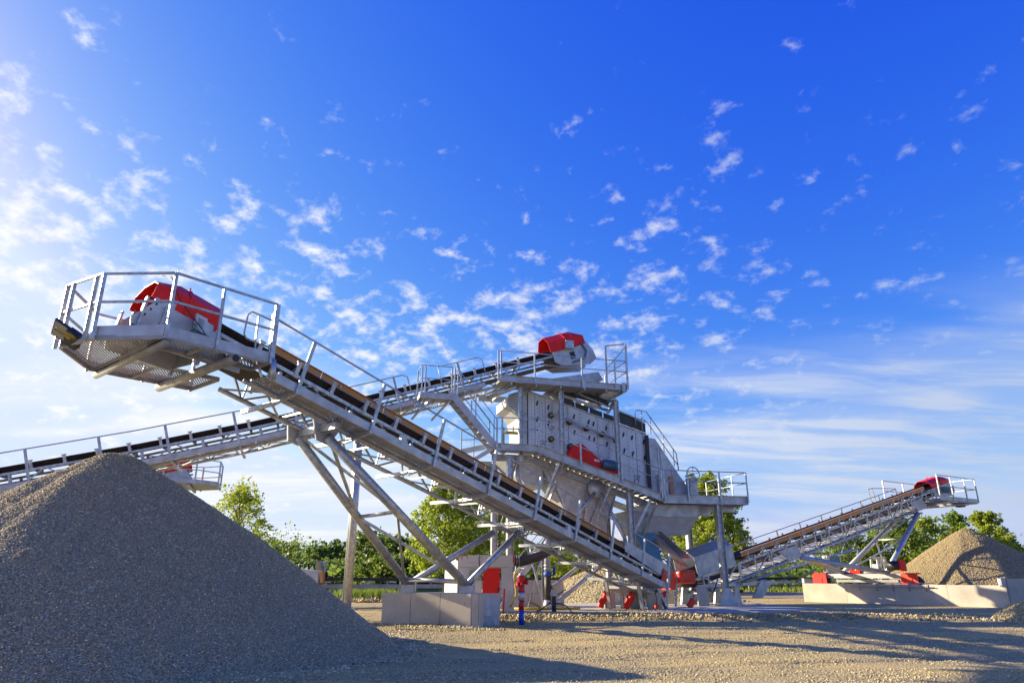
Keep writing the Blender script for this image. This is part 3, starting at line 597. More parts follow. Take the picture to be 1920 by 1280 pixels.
MB().prism([T(-9.6, .95, 9.95), T(-5.5, .95, 10.85), T(-5.25, .95, 10.45), T(-5.9, .95, 10.1), T(-9.4, .95, 9.85)], W_*-.02).build('spillage_plate', GALVP, c2)
# two tall columns carrying the feed conveyor in mid span
for b in (1.75, 2.95): 
    tube(c2, 'support_column', GALV, [T(-16.75, b, 0), T(-16.75, b, 7.75)], .16, 16)
    MB().box(T(-16.75, b, .03), U_*.3, W_*.3, V((0, 0, .03))).build('base_plate', GALV, c2)
beam(c2, 'column_tie', GALV, T(-16.75, 1.75, 4.3), T(-16.75, 2.95, 4.3), .08, .08)
beam(c2, 'column_head', GALV, T(-16.75, 1.4, 7.7), T(-16.75, 3.3, 7.7), .2, .22)
MB().prism([T(-17.9, 1.45, 7.62), T(-15.8, 1.45, 8.15), T(-16.2, 1.45, 7.6), T(-16.75, 1.45, 7.3), T(-17.3, 1.45, 7.35)], W_*.03).build('gusset_plate', GALVP, c2)

# ---- screening tower
tw = thing('screening_tower', 'galvanised steel screening tower with walkways standing on the concrete slab', 'screening plant', T(-4.5, 1.5, 0))
def tbeam(name, a, b, wd, ht, m=GALV, up=V((0, 0, 1)), P=None): return beam(P or tw, name, m, T(*a), T(*b), wd, ht, up)
def column(a, b, z0, z1, wd=.26, foot=True):
    o = MB().ibeam(T(a, b, z0), T(a, b, z1), wd, wd, U_).build('column', GALV, tw)
    if foot:
        MB().prism([T(a-.48, b-.14, z0), T(a+.48, b-.14, z0), T(a+.15, b-.14, z0+.75), T(a-.15, b-.14, z0+.75)], W_*-.016).build('base_gusset', GALVP, o)
        MB().box(T(a, b, z0+.012), U_*.5, W_*.3, V((0, 0, .012))).build('base_plate', GALVP, o)
    return o
for a, b, z1 in ((0, .15, 4.55), (-4.45, .35, 5.1), (-10.2, .35, 6.4), (0, 3.05, 4.6), (-4.45, 3.05, 5.3), (-10.2, 3.05, 6.5)): column(a, b, .05, z1)
for a, z0, z1 in ((-9.62, 6.2, 9.78), (-7.62, 6.2, 9.78), (-4.82, 5.2, 9.35)): MB().ibeam(T(a, .55, z0), T(a, .55, z1), .2, .2, U_).build('upper_column', GALV, tw)
tbeam('column_cap', (-4.95, .55, 9.4), (-4.95, 1.3, 9.4), .24, .06)
tbeam('column_cap', (-4.82, .55, 9.37), (-4.82, 1.6, 9.0), .12, .16)
tube(tw, 'bent_pipe', GALV, [T(-9.72, .9, 6.3), T(-9.72, .9, 5.6), T(-9.55, .9, 5.2), T(-8.6, .9, 4.35), T(-8.2, .9, 4.0)], .12, 12)
# main girders (inner edge of walkway, back)
for b in (1.05, 3.3):
    MB().ibeam(T(-10.85, b, 6.42), T(-8.95, b, 6.42), .16, .3).build('girder', GALV, tw); MB().ibeam(T(-8.95, b, 6.42), T(-2.9, b, 4.42), .16, .3).build('girder', GALV, tw); MB().ibeam(T(-2.9, b, 4.42), T(1.5, b, 4.42), .16, .3).build('girder', GALV, tw)
# fascia (front edge beams), sloped part stepped treads behind
FZ = [(-10.85, 6.89), (-8.95, 6.89), (-2.9, 4.90), (1.57, 4.94)]
FH = [.30, .34, .40]
for i in range(3):
    (a0, z0), (a1, z1) = FZ[i], FZ[i+1]; hh_ = FH[i]
    MB().chan(T(a0+.003, 0, z0-hh_/2), T(a1-.003, 0, z1-hh_/2), .10, hh_, t=.014).build('edge_beam', GALVP, tw)
nT = 21
for i in range(nT):
    t = (i+.5)/nT; a = -8.95+6.05*t; z = 6.89-1.99*t-.24
    o = MB().box(T(a, .55, z), U_*.135, W_*.48, V((0, 0, .018))).add([T(a-.135, .07, z-.10), T(a-.135, 1.03, z-.10), T(a-.135, 1.03, z+.02), T(a-.135, .07, z+.02)], [(0, 1, 2, 3)]).build('tread', GALVD, tw)
def floor(a0, a1, b0, b1, z, n_, name='floor_plate', m=GALVD):
    for i in range(n_): MB().box(T(a0+(a1-a0)*(i+.5)/n_, (b0+b1)/2, z), U_*((a1-a0)/n_/2-.004), W_*((b1-b0)/2), V((0, 0, .02))).build(name, m, tw)
floor(-10.82, -8.95, .06, 1.0, 6.66, 3); floor(-2.9, 1.52, .06, 3.6, 4.66, 6)
for a in (-10.4, -9.6): tbeam('floor_joist', (a, .06, 6.58), (a, 1.0, 6.58), .06, .1, GALVD)
for b in (.9, 1.8, 2.7): tbeam('floor_joist', (-2.8, b, 4.58), (1.5, b, 4.58), .06, .12, GALVD)
tbeam('edge_beam', (1.57, 0, 4.74), (1.57, 3.6, 4.74), .03, .40, GALVP); tbeam('edge_beam', (-.6, 3.62, 4.78), (1.57, 3.62, 4.78), .03, .3, GALVP)
tbeam('edge_beam', (-10.87, 0, 6.74), (-10.87, 1.0, 6.74), .03, .3, GALVP)
for a, z in ((-10.2, 6.4), (-8.1, 6.2), (-5.8, 5.3), (-3.6, 4.5)):
    tbeam('bracket_strut', (a+.35, .1, z-.05), (a-.05, .95, z-1.6), .08, .10)
tbeam('bracket_strut', (-7.95, .12, 6.15), (-8.7, .9, 3.9), .09, .12); tbeam('bracket_strut', (-3.5, .12, 4.65), (-4.35, .4, 3.1), .09, .12)
# front handrails with knee rail
RZ = [(-10.9, 8.03), (-8.93, 8.08), (-2.9, 6.02), (1.58, 6.06)]
for dz in (0, -.50):
    for i in range(3): tube(tw, 'handrail', GALV, [T(RZ[i][0], -.02, RZ[i][1]+dz), T(RZ[i+1][0], -.02, RZ[i+1][1]+dz)], .024)
def railz(a):
    for i in range(3):
        if a <= RZ[i+1][0]+.01: return RZ[i][1]+(RZ[i+1][1]-RZ[i][1])*(a-RZ[i][0])/(RZ[i+1][0]-RZ[i][0])
    return RZ[3][1]
for a in (-10.9, -10.66, -8.93, -6.95, -4.95, -2.96, -2.84, -1.6, .1, 1.57):
    z = railz(a); tbeam('rail_post', (a, -.04, z-1.42 if a > -2.9 else z-1.32), (a, -.04, z), .03, .075, up=U_)
for dz in (0, -.5):
    tube(tw, 'handrail', GALV, [T(1.58, -.02, 6.06+dz), T(1.58, 3.6, 6.06+dz)], .024); tube(tw, 'handrail', GALV, [T(1.58, 3.6, 6.06+dz), T(-.8, 3.6, 6.06+dz)], .024)
for b in (1.2, 2.4, 3.6): tbeam('rail_post', (1.58, b, 4.6), (1.58, b, 6.06), .04, .06, up=W_)
for a in (.4, -.8): tbeam('rail_post', (a, 3.62, 4.6), (a, 3.62, 6.06), .04, .06, up=U_)
# upper platform round the feed conveyor's head
UZ = 10.03
MB().chan(T(-10.85, 0, UZ-.15), T(-4.43, 0, UZ-.15), .08, .30, t=.012).build('edge_beam', GALVP, tw)
MB().chan(T(-4.43, .1, UZ-.15), T(-4.43, 3.9, UZ-.15), .08, .30, t=.012).build('edge_beam', GALVP, tw)
tbeam('edge_beam', (-10.85, 3.95, UZ-.15), (-4.43, 3.95, UZ-.15), .04, .30, GALVP)
for x0, x1, b0, b1 in ((-10.8, -7.7, .05, 1.45), (-7.7, -4.5, .05, 1.45), (-5.3, -4.5, 1.45, 3.9)):
    mb = MB(); hatch(mb, [(x0, b0), (x1, b0), (x1, b1), (x0, b1)], R_(90), .075, .045, .03, UZ-.22, lambda x, y, z: T(x, y, z)); mb.build('platform_grating', GALVD, tw)['kind'] = 'stuff'
floor(-10.75, -5.3, .08, 1.4, UZ-.26, 4)
for a in (-10.2, -9.0, -7.8, -6.6, -5.5, -4.6): tbeam('floor_joist', (a, .05, UZ-.34), (a, 3.9 if a > -5.6 or a < -10 else 1.5, UZ-.34), .07, .12)
tube(tw, 'support_pipe', GALV, [T(-9.9, .3, UZ-.42), T(-11.0, 1.3, UZ-.80)], .10, 12)
for a in (-6.7, -4.65): tbeam('hanger_plate', (a, -.07, UZ-.36), (a, -.07, UZ+.06), .03, .16, up=U_)
for dz in (1.16, .62): tube(tw, 'handrail', GALV, [T(-10.85, -.02, UZ+dz), T(-4.45, -.02, UZ+dz)], .024)
for a in (-10.85, -10.72, -9.1, -6.75, -5.05): tbeam('rail_post', (a, -.04, UZ-.22), (a, -.04, UZ+1.16), .03, .07, up=U_)
tbeam('gate_post', (-4.42, -.04, UZ-.25), (-4.42, -.04, UZ+2.05), .05, .09, up=U_); tbeam('gate_post', (-5.25, .5, UZ-.05), (-5.25, .5, UZ+2.05), .05, .07, up=U_)
tbeam('gate_head', (-4.42, -.04, UZ+2.05), (-5.25, .5, UZ+2.05), .05, .05)
mesh_ = MB()
for i in range(1, 12): t = i/12; mesh_.beam(lerp(T(-4.42, -.04, UZ+.5), T(-5.25, .5, UZ+.5), t), lerp(T(-4.42, -.04, UZ+2.03), T(-5.25, .5, UZ+2.03), t), .008, .008)
for i in range(9): z = UZ+.55+i*.18; mesh_.beam(T(-4.42, -.04, z), T(-5.25, .5, z), .006, .006)
mesh_.build('mesh_panel', GALV, tw)['kind'] = 'stuff'
for dz in (1.9, 1.16, .62, .1): tube(tw, 'handrail', GALV, [T(-4.42, -.02, UZ+dz), T(-4.42, 3.95, UZ+min(dz, 1.16))], .022)
for b in (1.3, 2.6, 3.95): tbeam('rail_post', (-4.42, b, UZ-.2), (-4.42, b, UZ+1.16), .04, .06, up=W_)
for dz in (1.16, .62): tube(tw, 'handrail', GALV, [T(-4.42, 3.95, UZ+dz), T(-9.5, 3.95, UZ+dz)], .022)
for a in (-5.9, -7.2, -8.4): tbeam('rail_post', (a, 3.95, UZ-.2), (a, 3.95, UZ+1.16), .04, .06, up=U_)
tube(tw, 'hanging_cable', BLACK, [T(-5.6, 1.0, UZ-.3), T(-5.55, 1.0, UZ-.8), T(-5.3, 1.05, UZ-1.05), T(-5.0, 1.1, UZ-1.0)], .02, 6)

# ---- vibrating screen
vs = thing('vibrating_screen', 'sloping vibrating screen with bolted pale side panels and red drive guard', 'vibrating screen', T(-6, 2.1, 5))
SB_ = 1.22
def sz_top(a): return 9.66-(a+9.05)*.288
def sz_bot(a): return 7.05-(a+9.05)*.288
cuts = [-9.05, -8.72, -8.50, -8.20, -7.9, -7.05, -6.45, -5.55, -4.95, -4.55, -3.95, -3.55, -3.0]
MB().prism([T(-9.05, SB_+.06, sz_bot(-9.05)), T(-3, SB_+.06, sz_bot(-3)), T(-3, SB_+.06, sz_top(-3)-.03), T(-9.05, SB_+.06, sz_top(-9.05)-.03)], W_*2.0).build('screen_box', GALVP, vs)
for i in range(len(cuts)-1):
    a0, a1 = cuts[i]+.01, cuts[i+1]-.01; pr = .02 if i % 2 else .0
    pn = MB().prism([T(a0, SB_-pr, sz_bot(a0)), T(a1, SB_-pr, sz_bot(a1)), T(a1, SB_-pr, sz_top(a1)), T(a0, SB_-pr, sz_top(a0))], W_*(.04+pr)).build('side_panel', PANEL, vs)
    mb = MB()
    for j in range(14):
        z = sz_bot(a0)+.15+j*.175
        for a in ((a0+.07, a1-.07) if a1-a0 > .4 else ((a0+a1)/2,)):
            if random.random() < .8 and z < sz_top(a)-.1: c = T(a, SB_-pr-.01, z); mb.tube([c, c-W_*.02], .018, 6)
    if mb.v: mb.build('bolt_row', BLACK, pn)['kind'] = 'stuff'
tbeam('top_flange', (-9.05, SB_-.03, sz_top(-9.05)+.02), (-3.0, SB_-.03, sz_top(-3)+.02), .10, .05, GALVP, P=vs)
for i, a in enumerate((-8.61, -8.05, -6.75, -6.0, -5.75, -5.1, -4.2, -3.75, -3.15, -7.5)):
    for k, dz in enumerate((.42, 1.20)):
        z = sz_top(a)-dz
        MB().beam(T(a-.03, SB_-.04, z-.11), T(a+.03, SB_-.04, z+.11), .03, .07, U_).build('spring_slot', BLACK, vs)
for i, (a, z) in enumerate(((-7.95, 8.55), (-7.0, 8.28), (-6.15, 8.02), (-5.35, 7.78), (-4.6, 7.55), (-7.95, 7.42), (-7.0, 7.12))):
    bo = MB().tube([T(a, SB_, z), T(a, SB_-.16, z)], .135, 14).build('cross_tube_boss', DARKMESH, vs, True); MB().tube([T(a, SB_-.15, z), T(a, SB_-.2, z)], .07, 10).build('boss_cap', YPIPE, bo, True)
tube(vs, 'spray_pipe', GALVP, [T(-7.9, .95, 8.58), T(-4.75, .95, 7.55)], .06, 10)
# drive guard: teardrop box with belt pulley inside, and the motor
ga, gzv = -6.72, 6.78
cir = [(ga+.44*math.cos(x), gzv-.04+.44*math.sin(x)) for x in [R_(70+i*20) for i in range(11)]]
tip_ = [(ga+.55, gzv-.70), (ga+1.05, gzv-.72), (ga+1.05, gzv-.34)]
polyg = [T(x, .62, z) for x, z in cir+[(ga+.0, gzv-.47), *tip_]]
dg = MB().prism(polyg, W_*.30).build('drive_guard', RED, vs); bm_ = dg.modifiers.new('edge', 'BEVEL'); bm_.width = .025; bm_.segments = 2
MB().tube([T(ga+.02, .60, gzv+.36), T(ga+.02, .625, gzv+.36)], .05, 10).build('guard_plug', YEL, dg); MB().box(T(ga+.82, .61, gzv-.36), U_*.13+V((0, 0, -.02)), W_*.006, V((0, 0, .05))).build('warning_label', SILV, dg)
MB().tube([T(ga-.05, .92, gzv-.02), T(ga-.05, SB_, gzv-.02)], .40, 20).build('drive_pulley', RED, vs, True)
mo = MB().tube([T(ga+1.1, .55, gzv-.52), T(ga+1.75, .55, gzv-.62)], .23, 16).build('drive_motor', MOTOR, vs, True)
MB().box(T(ga+1.35, .7, gzv-.86), U_*.45, W_*.2, V((0, 0, .08))).build('motor_base', RED, vs)
for j in range(7): MB().tube([T(ga+1.2+j*.07, .55, gzv-.535-j*.01), T(ga+1.225+j*.07, .55, gzv-.54-j*.01)], .25, 14).build('cooling_fin', MOTOR, mo)
# small printed marks on the panels
def swirl(a, z, r, m=BLACK):
    MB().tube([T(a+r*math.cos(x), SB_-.035, z+r*math.sin(x)) for x in [R_(20+i*30) for i in range(10)]], .014, 5).build('printed_mark', m, vs)
    for i in range(4): MB().box(T(a-.12+i*.09, SB_-.035, z+r+.09+.02*(i % 2)), U_*.03, W_*.004, V((0, 0, .02))).build('printed_mark', m, vs)
swirl(-8.35, 7.08, .12); swirl(-3.62, 5.62, .13)
for i, (a, z) in enumerate(((-8.02, 7.95), (-7.9, 7.88), (-7.78, 7.97), (-7.85, 8.02), (-7.98, 7.85))): MB().box(T(a, SB_-.035, z), U_*.06+V((0, 0, .02*(-1)**i)), W_*.004, V((0, 0, .015))).build('printed_mark', ROLLER, vs)
# curved feed box at the upper end
prof = [(-9.1, 9.75), (-9.3, 9.72), (-10.05, 9.35), (-10.05, 8.95), (-9.75, 8.75), (-9.5, 8.4), (-9.38, 7.9), (-9.38, 7.1), (-9.1, 7.05)]
MB().prism([T(a, SB_+.02, z) for a, z in prof], W_*2.1).build('feed_box', GALVP, vs)
for z, a in ((9.4, -10.02), (9.05, -9.95)): beam(vs, 'feed_box_rib', GALV, T(a, SB_-.01, z), T(-9.15, SB_-.01, z+.33), .03, .08)
for z in (8.5, 8.1, 7.6): beam(vs, 'feed_box_rib', GALVD, T(-9.5, SB_-.01, z), T(-9.1, SB_-.01, z+.1), .03, .07)
MB().box(T(-10.2, 1.5, 7.5), U_*.06, W_*.06, V((0, 0, .42))).build('valve_post', YPIPE, vs); tube(vs, 'valve_pipe', YPIPE, [T(-10.2, 1.45, 7.68), T(-9.4, 1.35, 7.64)], .07, 10)
tube(vs, 'valve_wheel', YPIPE, [T(-9.75, 1.34, 7.68), T(-9.75, 1.34, 7.95)], .03, 6)
# dust cover with dark rubber curtains along the top
def cov(a, dz): return sz_top(a)+dz
MB().prism([T(-7.3, SB_-.02, cov(-7.3, .50)), T(-4.9, SB_-.02, cov(-4.9, .72)), T(-4.9, SB_-.02, cov(-4.9, 1.02)), T(-7.3, SB_-.02, cov(-7.3, 1.0))], W_*.03).build('dust_cover', DARKMESH, vs)
for i in range(4):
    a0, a1 = -7.35+i*.72, -7.35+(i+1)*.72-.07
    MB().prism([T(a0, SB_, cov(a0, .06)), T(a1, SB_, cov(a1, .06)), T(a1, SB_, cov(a1, .33)), T(a0, SB_, cov(a0, .33))], W_*.03).build('rubber_curtain', DARKMESH, vs)
MB().prism([T(-4.45, SB_, cov(-4.45, .10)), T(-2.98, SB_, cov(-2.98, .10)), T(-2.98, SB_, cov(-2.98, .55)), T(-4.45, SB_, cov(-4.45, .72))], W_*.03).build('rubber_curtain', DARKMESH, vs)
tbeam('cover_rail', (-7.5, SB_-.05, cov(-7.5, .40)), (-4.9, SB_-.05, cov(-4.9, .50)), .06, .14, GALVP, P=vs)
tbeam('cover_rail', (-8.0, SB_-.05, cov(-8.0, .85)), (-3.0, SB_-.05, cov(-3.0, .62)), .08, .07, P=vs); tbeam('cover_rail', (-7.4, SB_-.05, cov(-7.4, 1.03)), (-4.9, SB_-.05, cov(-4.9, 1.05)), .08, .06, P=vs)
MB().prism([T(-8.1, 1.3, 9.75), T(-6.3, 1.3, 9.75), T(-6.9, 1.3, 9.2), T(-7.5, 1.3, 9.22)], W_*1.6).build('feed_chute', GALVD, vs)

# ---- discharge hood with its ladder rail, hand wheel
dh = thing('discharge_hood', 'grey sheet steel discharge hood at the low end of the screen, with hand wheel', 'hood', T(-2, 2, 4.7))
prof = [(-2.97, 4.70), (-2.97, 7.75), (-2.55, 7.72), (-1.35, 5.95), (-.95, 5.4), (-.95, 4.70)]
MB().prism([T(a, SB_-.1, z) for a, z in prof], W_*2.0).build('hood_shell', GALVP, dh)
MB().beam(T(-3.03, SB_-.16, 4.7), T(-3.03, SB_-.16, 7.85), .10, .16, U_).build('rubber_seal', BLACK, dh)
for a, z1 in ((-2.3, 7.2), (-1.75, 6.4), (-2.45, 7.3)): beam(dh, 'stiffener', GALV, T(a, SB_-.12, 4.75), T(a, SB_-.12, z1), .03, .05, U_)
beam(dh, 'stiffener', GALV, T(-2.9, SB_-.12, 6.2), T(-1.55, SB_-.12, 6.2), .03, .05)
MB().beam(T(-1.85, SB_-.14, 4.75), T(-1.85, SB_-.14, 5.9), .03, .22, U_).build('side_flap', RUST, dh)
MB().box(T(-2.35, SB_-.2, 5.35), U_*.22, W_*.08, V((0, 0, .6))).build('inspection_box', GALVP, dh)
hwl = T(-1.0, .45, 5.95)
ringp = [hwl+(U_*math.cos(x)+V((0, 0, 1))*math.sin(x))*.34 for x in [2*math.pi*i/24 for i in range(25)]]
hw_ = tube(dh, 'hand_wheel', GALV, ringp, .028, 8)
for i in range(5): x = 2*math.pi*i/5+.3; tube(hw_, 'spoke', GALV, [hwl, hwl+(U_*math.cos(x)+V((0, 0, 1))*math.sin(x))*.34], .018, 6)
MB().tube([hwl-W_*.05, hwl+W_*.7], .05, 10).build('wheel_shaft', GALV, hw_); MB().box(T(-.95, .75, 5.25), U_*.2, W_*.2, V((0, 0, .55))).build('wheel_pedestal', GALVP, dh)
for b in (SB_-.1, SB_+1.6):
    tube(dh, 'ladder_rail', GALV, [T(-3.55, b, 8.35), T(-3.55, b, 9.05), T(-3.35, b, 9.1), T(-2.95, b, 9.05), T(-1.45, b, 7.05), T(-1.38, b, 6.2)], .028, 8)
    tube(dh, 'ladder_rail', GALV, [T(-3.2, b+.02, 7.9), T(-3.2, b+.02, 8.75), T(-2.9, b+.02, 8.5), T(-1.42, b+.02, 6.5)], .024, 8)
    for a, z in ((-2.75, 8.78), (-2.1, 7.9), (-1.6, 7.25), (-3.2, 9.08)): tube(dh, 'rail_upright', GALV, [T(a, b, z), T(a, b, z-.85)], .02, 6)

# ---- hoppers and chutes under the screen
def frustum(root, name, m, top, bot, zt, zb):
    r = lambda q, z: [T(q[0], q[2], z if not isinstance(z, tuple) else z[0]), T(q[1], q[2], z if not isinstance(z, tuple) else z[1]), T(q[1], q[3], z if not isinstance(z, tuple) else z[1]), T(q[0], q[3], z if not isinstance(z, tuple) else z[0])]
    return MB().loft([r(top, zt), r(bot, zb)]).build(name, m, root)
hp1 = thing('underscreen_hopper', 'large sloping grey hopper under the middle of the screen', 'hopper', T(-6.5, 2, 3))
frustum(hp1, 'hopper_wall', GALVP, (-8.6, -4.7, 1.15, 3.1), (-6.6, -5.2, 1.5, 2.7), (6.35, 5.1), (3.1, 3.1))
o = frustum(hp1, 'hopper_outlet', CONC, (-6.5, -5.3, 1.45, 2.75), (-6.3, -5.4, 1.5, 2.7), 3.1, 2.35)
frustum(hp1, 'upper_trough', GALVP, (-10.3, -8.4, 1.2, 3.1), (-9.2, -8.3, 1.3, 3.0), (6.5, 6.3), (5.3, 5.2))
for a in (-8.1, -6.2, -5.4): beam(hp1, 'hopper_rib', GALV, T(a, 1.1, 6.2-(a+8.6)*.32), T(-6.4+(a+6.5)*.2, 1.4, 3.15), .05, .08, U_)
tube(hp1, 'brace_pipe', GALV, [T(-6.0, .8, 4.95), T(-7.1, .8, 3.7)], .09, 10); tube(hp1, 'brace_pipe', GALV, [T(-5.7, .8, 4.95), T(-4.6, .8, 3.0), T(-4.55, .8, 2.7)], .09, 10)
MB().tube([T(-5.85, .95, 5.15), T(-5.85, .78, 5.15)], .42, 16).build('brace_plate', GALVP, hp1, True)
tube(hp1, 'control_cable', BLACK, [T(-5.0, .8, 4.8), T(-5.3, .7, 4.2), T(-5.45, .7, 3.5), T(-5.5, .7, 2.6)], .018, 6)
hp2 = thing('collecting_hopper', 'boxy grey collecting hopper hanging under the right platform', 'hopper', T(-2.5, 2, 3))
frustum(hp2, 'hopper_wall', GALVP, (-3.5, -.75, .55, 2.6), (-3.5, -.85, .55, 2.6), 4.50, 3.95)
frustum(hp2, 'hopper_cone', GALVP, (-4.3, -.85, .58, 2.6), (-4.1, -1.3, .9, 2.4), (4.2, 3.95), 3.15)
ch_ = MB().chan(T(-3.0, .8, 3.12), T(-1.35, 1.2, 1.95), .55, .42, t=.02).build('inclined_chute', GALVP, hp2); beam(hp2, 'chute_edge', GALVD, T(-3.2, .7, 2.9), T(-1.4, 1.1, 1.72), .5, .03)
MB().loft([[T(-4.05, .8, 3.2), T(-3.05, .8, 3.2), T(-3.05, 1.5, 3.2), T(-4.05, 1.5, 3.2)], [T(-3.6, .6, 1.95), T(-2.85, .6, 1.95), T(-2.85, 1.2, 1.95), T(-3.6, 1.2, 1.95)]]).build('drop_chute', MOTOR, hp2)
for i in range(5): MB().tube([T(-2.8+i*.3, .5, 3.0-i*.21), T(-2.8+i*.3, .54, 3.0-i*.21)], .02, 6).build('bolt', BLACK, ch_)
tbeam('chute_support', (-4.25, .6, 2.4), (-3.85, .6, 1.2), .06, .1, P=hp2)
MB().box(T(-4.95, 1.0, 2.7), U_*.4, W_*.4, V((0, 0, .14))).build('valve_box', GALVD, hp2)

# ---- landing and stair between feed conveyor and tower
ls = thing('access_stair', 'open steel stair from the feed conveyor landing down to the tower walkway', 'stairs', T(-12, .5, 6.7))
LZ = 9.0
MB().box(T(-13.63, .75, LZ-.13), U_*.71, W_*.55, V((0, 0, .02))).build('landing_floor', GALVD, ls)
for a in (-14.2, -13.6, -13.0): tbeam('floor_joist', (a, .2, LZ-.2), (a, 1.3, LZ-.2), .05, .1, P=ls)
tbeam('edge_beam', (-14.34, .18, LZ-.12), (-12.92, .18, LZ-.12), .03, .26, GALVP, P=ls); tbeam('edge_beam', (-14.35, .2, LZ-.12), (-14.35, 1.3, LZ-.12), .03, .2, GALVP, P=ls)
for dz in (1.25, .65): tube(ls, 'handrail', GALV, [T(-14.34, 1.2, LZ+dz), T(-14.34, .16, LZ+dz), T(-12.94, .16, LZ+dz)], .022)
for a, b in ((-14.34, 1.2), (-14.3, .16), (-14.15, .16), (-12.95, .16), (-12.82, .16)): tbeam('rail_post', (a, b, LZ-.2), (a, b, LZ+1.25), .03, .06, P=ls, up=U_)
for a in (-13.9, -13.0): tbeam('landing_strut', (a, .2, LZ-.28), (a-.6, 1.5, LZ-.95), .06, .08, P=ls)
s0_, s1_ = (-12.9, LZ-.02), (-10.78, 6.62)
for b in (.16, .98): 
    mb = MB().beam(T(s0_[0], b, s0_[1]), T(s1_[0], b, s1_[1]), .03, .30); mb.build('stringer', GALVP, ls)
for i in range(10):
    t = (i+.6)/10; a = lerp(V(s0_), V(s1_), t); MB().box(T(a.x, .57, a.y+.02), U_*.12, W_*.39, V((0, 0, .018))).beam(T(a.x+.12, .18, a.y), T(a.x+.12, .96, a.y), .01, .07).build('stair_tread', GALVD, ls)
for b in (.14, 1.0):
    for dz in (1.1, .6): tube(ls, 'handrail', GALV, [T(-12.85, b, LZ+dz), T(-12.6, b, LZ+dz-.03), T(-10.9, b, 6.78+dz+.15)], .02)
    for t in (.1, .5, .9): a = lerp(V(s0_), V(s1_), t); tbeam('rail_post', (a.x, b, a.y), (a.x, b, a.y+1.2), .03, .05, P=ls, up=U_)
# small side balcony left of the walkway
tbeam('edge_beam', (-12.1, 1.9, 6.75), (-10.95, 1.2, 6.95), .04, .24, GALVP, P=ls)
MB().prism([T(-11.95, .7, 6.02), T(-10.95, .4, 6.62), T(-10.95, .4, 6.82), T(-11.95, .7, 6.2)], W_*.9).build('landing_wing', GALVP, ls)
for dz in (1.1, .6): tube(ls, 'handrail', GALV, [T(-12.1, 1.9, 6.7+dz), T(-11.0, 1.9, 6.8+dz)], .02)
for a in (-12.1, -11.5): tbeam('rail_post', (a, 1.9, 6.1), (a, 1.9, 7.8), .03, .05, P=ls, up=U_)

# ---- lower part of the tower: stair, braces, pipes at the left
st = thing('ground_stair', 'steep grey steel stair rising behind the tall pipe at the foot of the tower', 'stairs', T(-9.5, 3.3, 0))
g0, g1 = T(-10.0, 3.0, .1), T(-7.6, 3.0, 2.75)
for b in (0, .8): MB().beam(g0+W_*b, g1+W_*b, .03, .26).build('stringer', GALVP, st)
for i in range(11): p = lerp(g0, g1, (i+.5)/11)+W_*.4; MB().box(p, U_*.11, W_*.38, V((0, 0, .015))).build('stair_tread', GALV, st)
for dz in (.95, .5): tube(st, 'handrail', GALV, [g0+V((0, 0, dz)), g1+V((0, 0, dz))], .02)
for t in (.05, .35, .65, .95): p = lerp(g0, g1, t); tube(st, 'rail_post', GALV, [p, p+V((0, 0, .95))], .02)

# ================================================================ right discharge conveyor
pt3, h3, n3 = frame_from(58.8, 13.75, -25.6, -5.63, up=True)
def plan3(s, n_, z): p = pt3(s, n_, 0); return V((p.x, p.y, z))
c3 = thing('belt_conveyor', 'right conveyor with orange guard rising from the tower foot to the tan gravel pile', 'belt conveyor', plan3(37, 0, 0))
posts3 = [27.5+2.15*i for i in range(10)]
conveyor(c3, pt3, 24.4, 49.6, [], -1, posts3, dict(truss=(25.2, 48.2), belt=(24.7, 49.3), panel=1.28, verticals=1, post_h=1.2, walks=[(26.5, 47.2)], guard=(28.2, 46.3, .66, 1.02, 1.24), idler_end=46.5,
    rails=[[(26.9, -1.53, .9), (27.5, -1.53, 1.2), (46.9, -1.53, 1.2)]], hang=R_(80)))
for k in range(14): 
    MB().prism([pt3(27+k*1.5, -.55, .06), pt3(28.4+k*1.5, -.55, .06), pt3(28.4+k*1.5, .35, -.02), pt3(27+k*1.5, .35, -.02)], V((0, 0, .015))).build('spill_tray', GALVP, c3)
for s_ in (31.8, 45.0): MB().prism([pt3(s_-.9, .66, .65), pt3(s_+.7, .66, .65), pt3(s_+.9, .66, .0), pt3(s_-.2, .66, .0)], n3*.02).build('gusset_plate', GALVP, c3)
hood(c3, pt3, 47.4, 49.8, .90, 1.20, 1.46, .58, .9)
for n_ in (-.6, .6): MB().prism([pt3(47.3, n_, .95), pt3(49.6, n_, .95), pt3(49.8, n_, .5), pt3(49.4, n_, .1), pt3(47.3, n_, .4)], n3*.02*(1 if n_ > 0 else -1)).build('housing_plate', GALVP, c3)
MB().box(pt3(48.6, .95, .65), h3*.3, n3*.2, V((0, 0, .22))).build('head_motor', MOTOR, c3)
ZP3 = 6.0
rect = [(46.0, 1.55), (50.7, 1.55), (50.7, -2.0), (46.0, -2.0)]
for poly in ([(46.0, .75), (50.6, .75), (50.6, 1.5), (46.0, 1.5)], [(49.9, -1.95), (50.6, -1.95), (50.6, .75), (49.9, .75)], [(46.0, -1.95), (49.9, -1.95), (49.9, -.8), (46.0, -.8)]):
    grating(c3, poly, ZP3-.05, lambda x, y, z: plan3(x, y, z), R_(90))
    for i in range(4): beam(c3, 'platform_bearer', GALVD, plan3(*poly[i], ZP3-.12), plan3(*poly[(i+1) % 4], ZP3-.12), .06, .12)
for i in range(4):
    if i < 3: beam(c3, 'toe_board', GALVP, plan3(*rect[i], ZP3), plan3(*rect[(i+1) % 4], ZP3), .02, .26)
    for zr in (1.42, .75):
        if i < 3: beam(c3, 'handrail', GALV, plan3(*rect[i], ZP3+zr), plan3(*rect[(i+1) % 4], ZP3+zr), .05, .05)
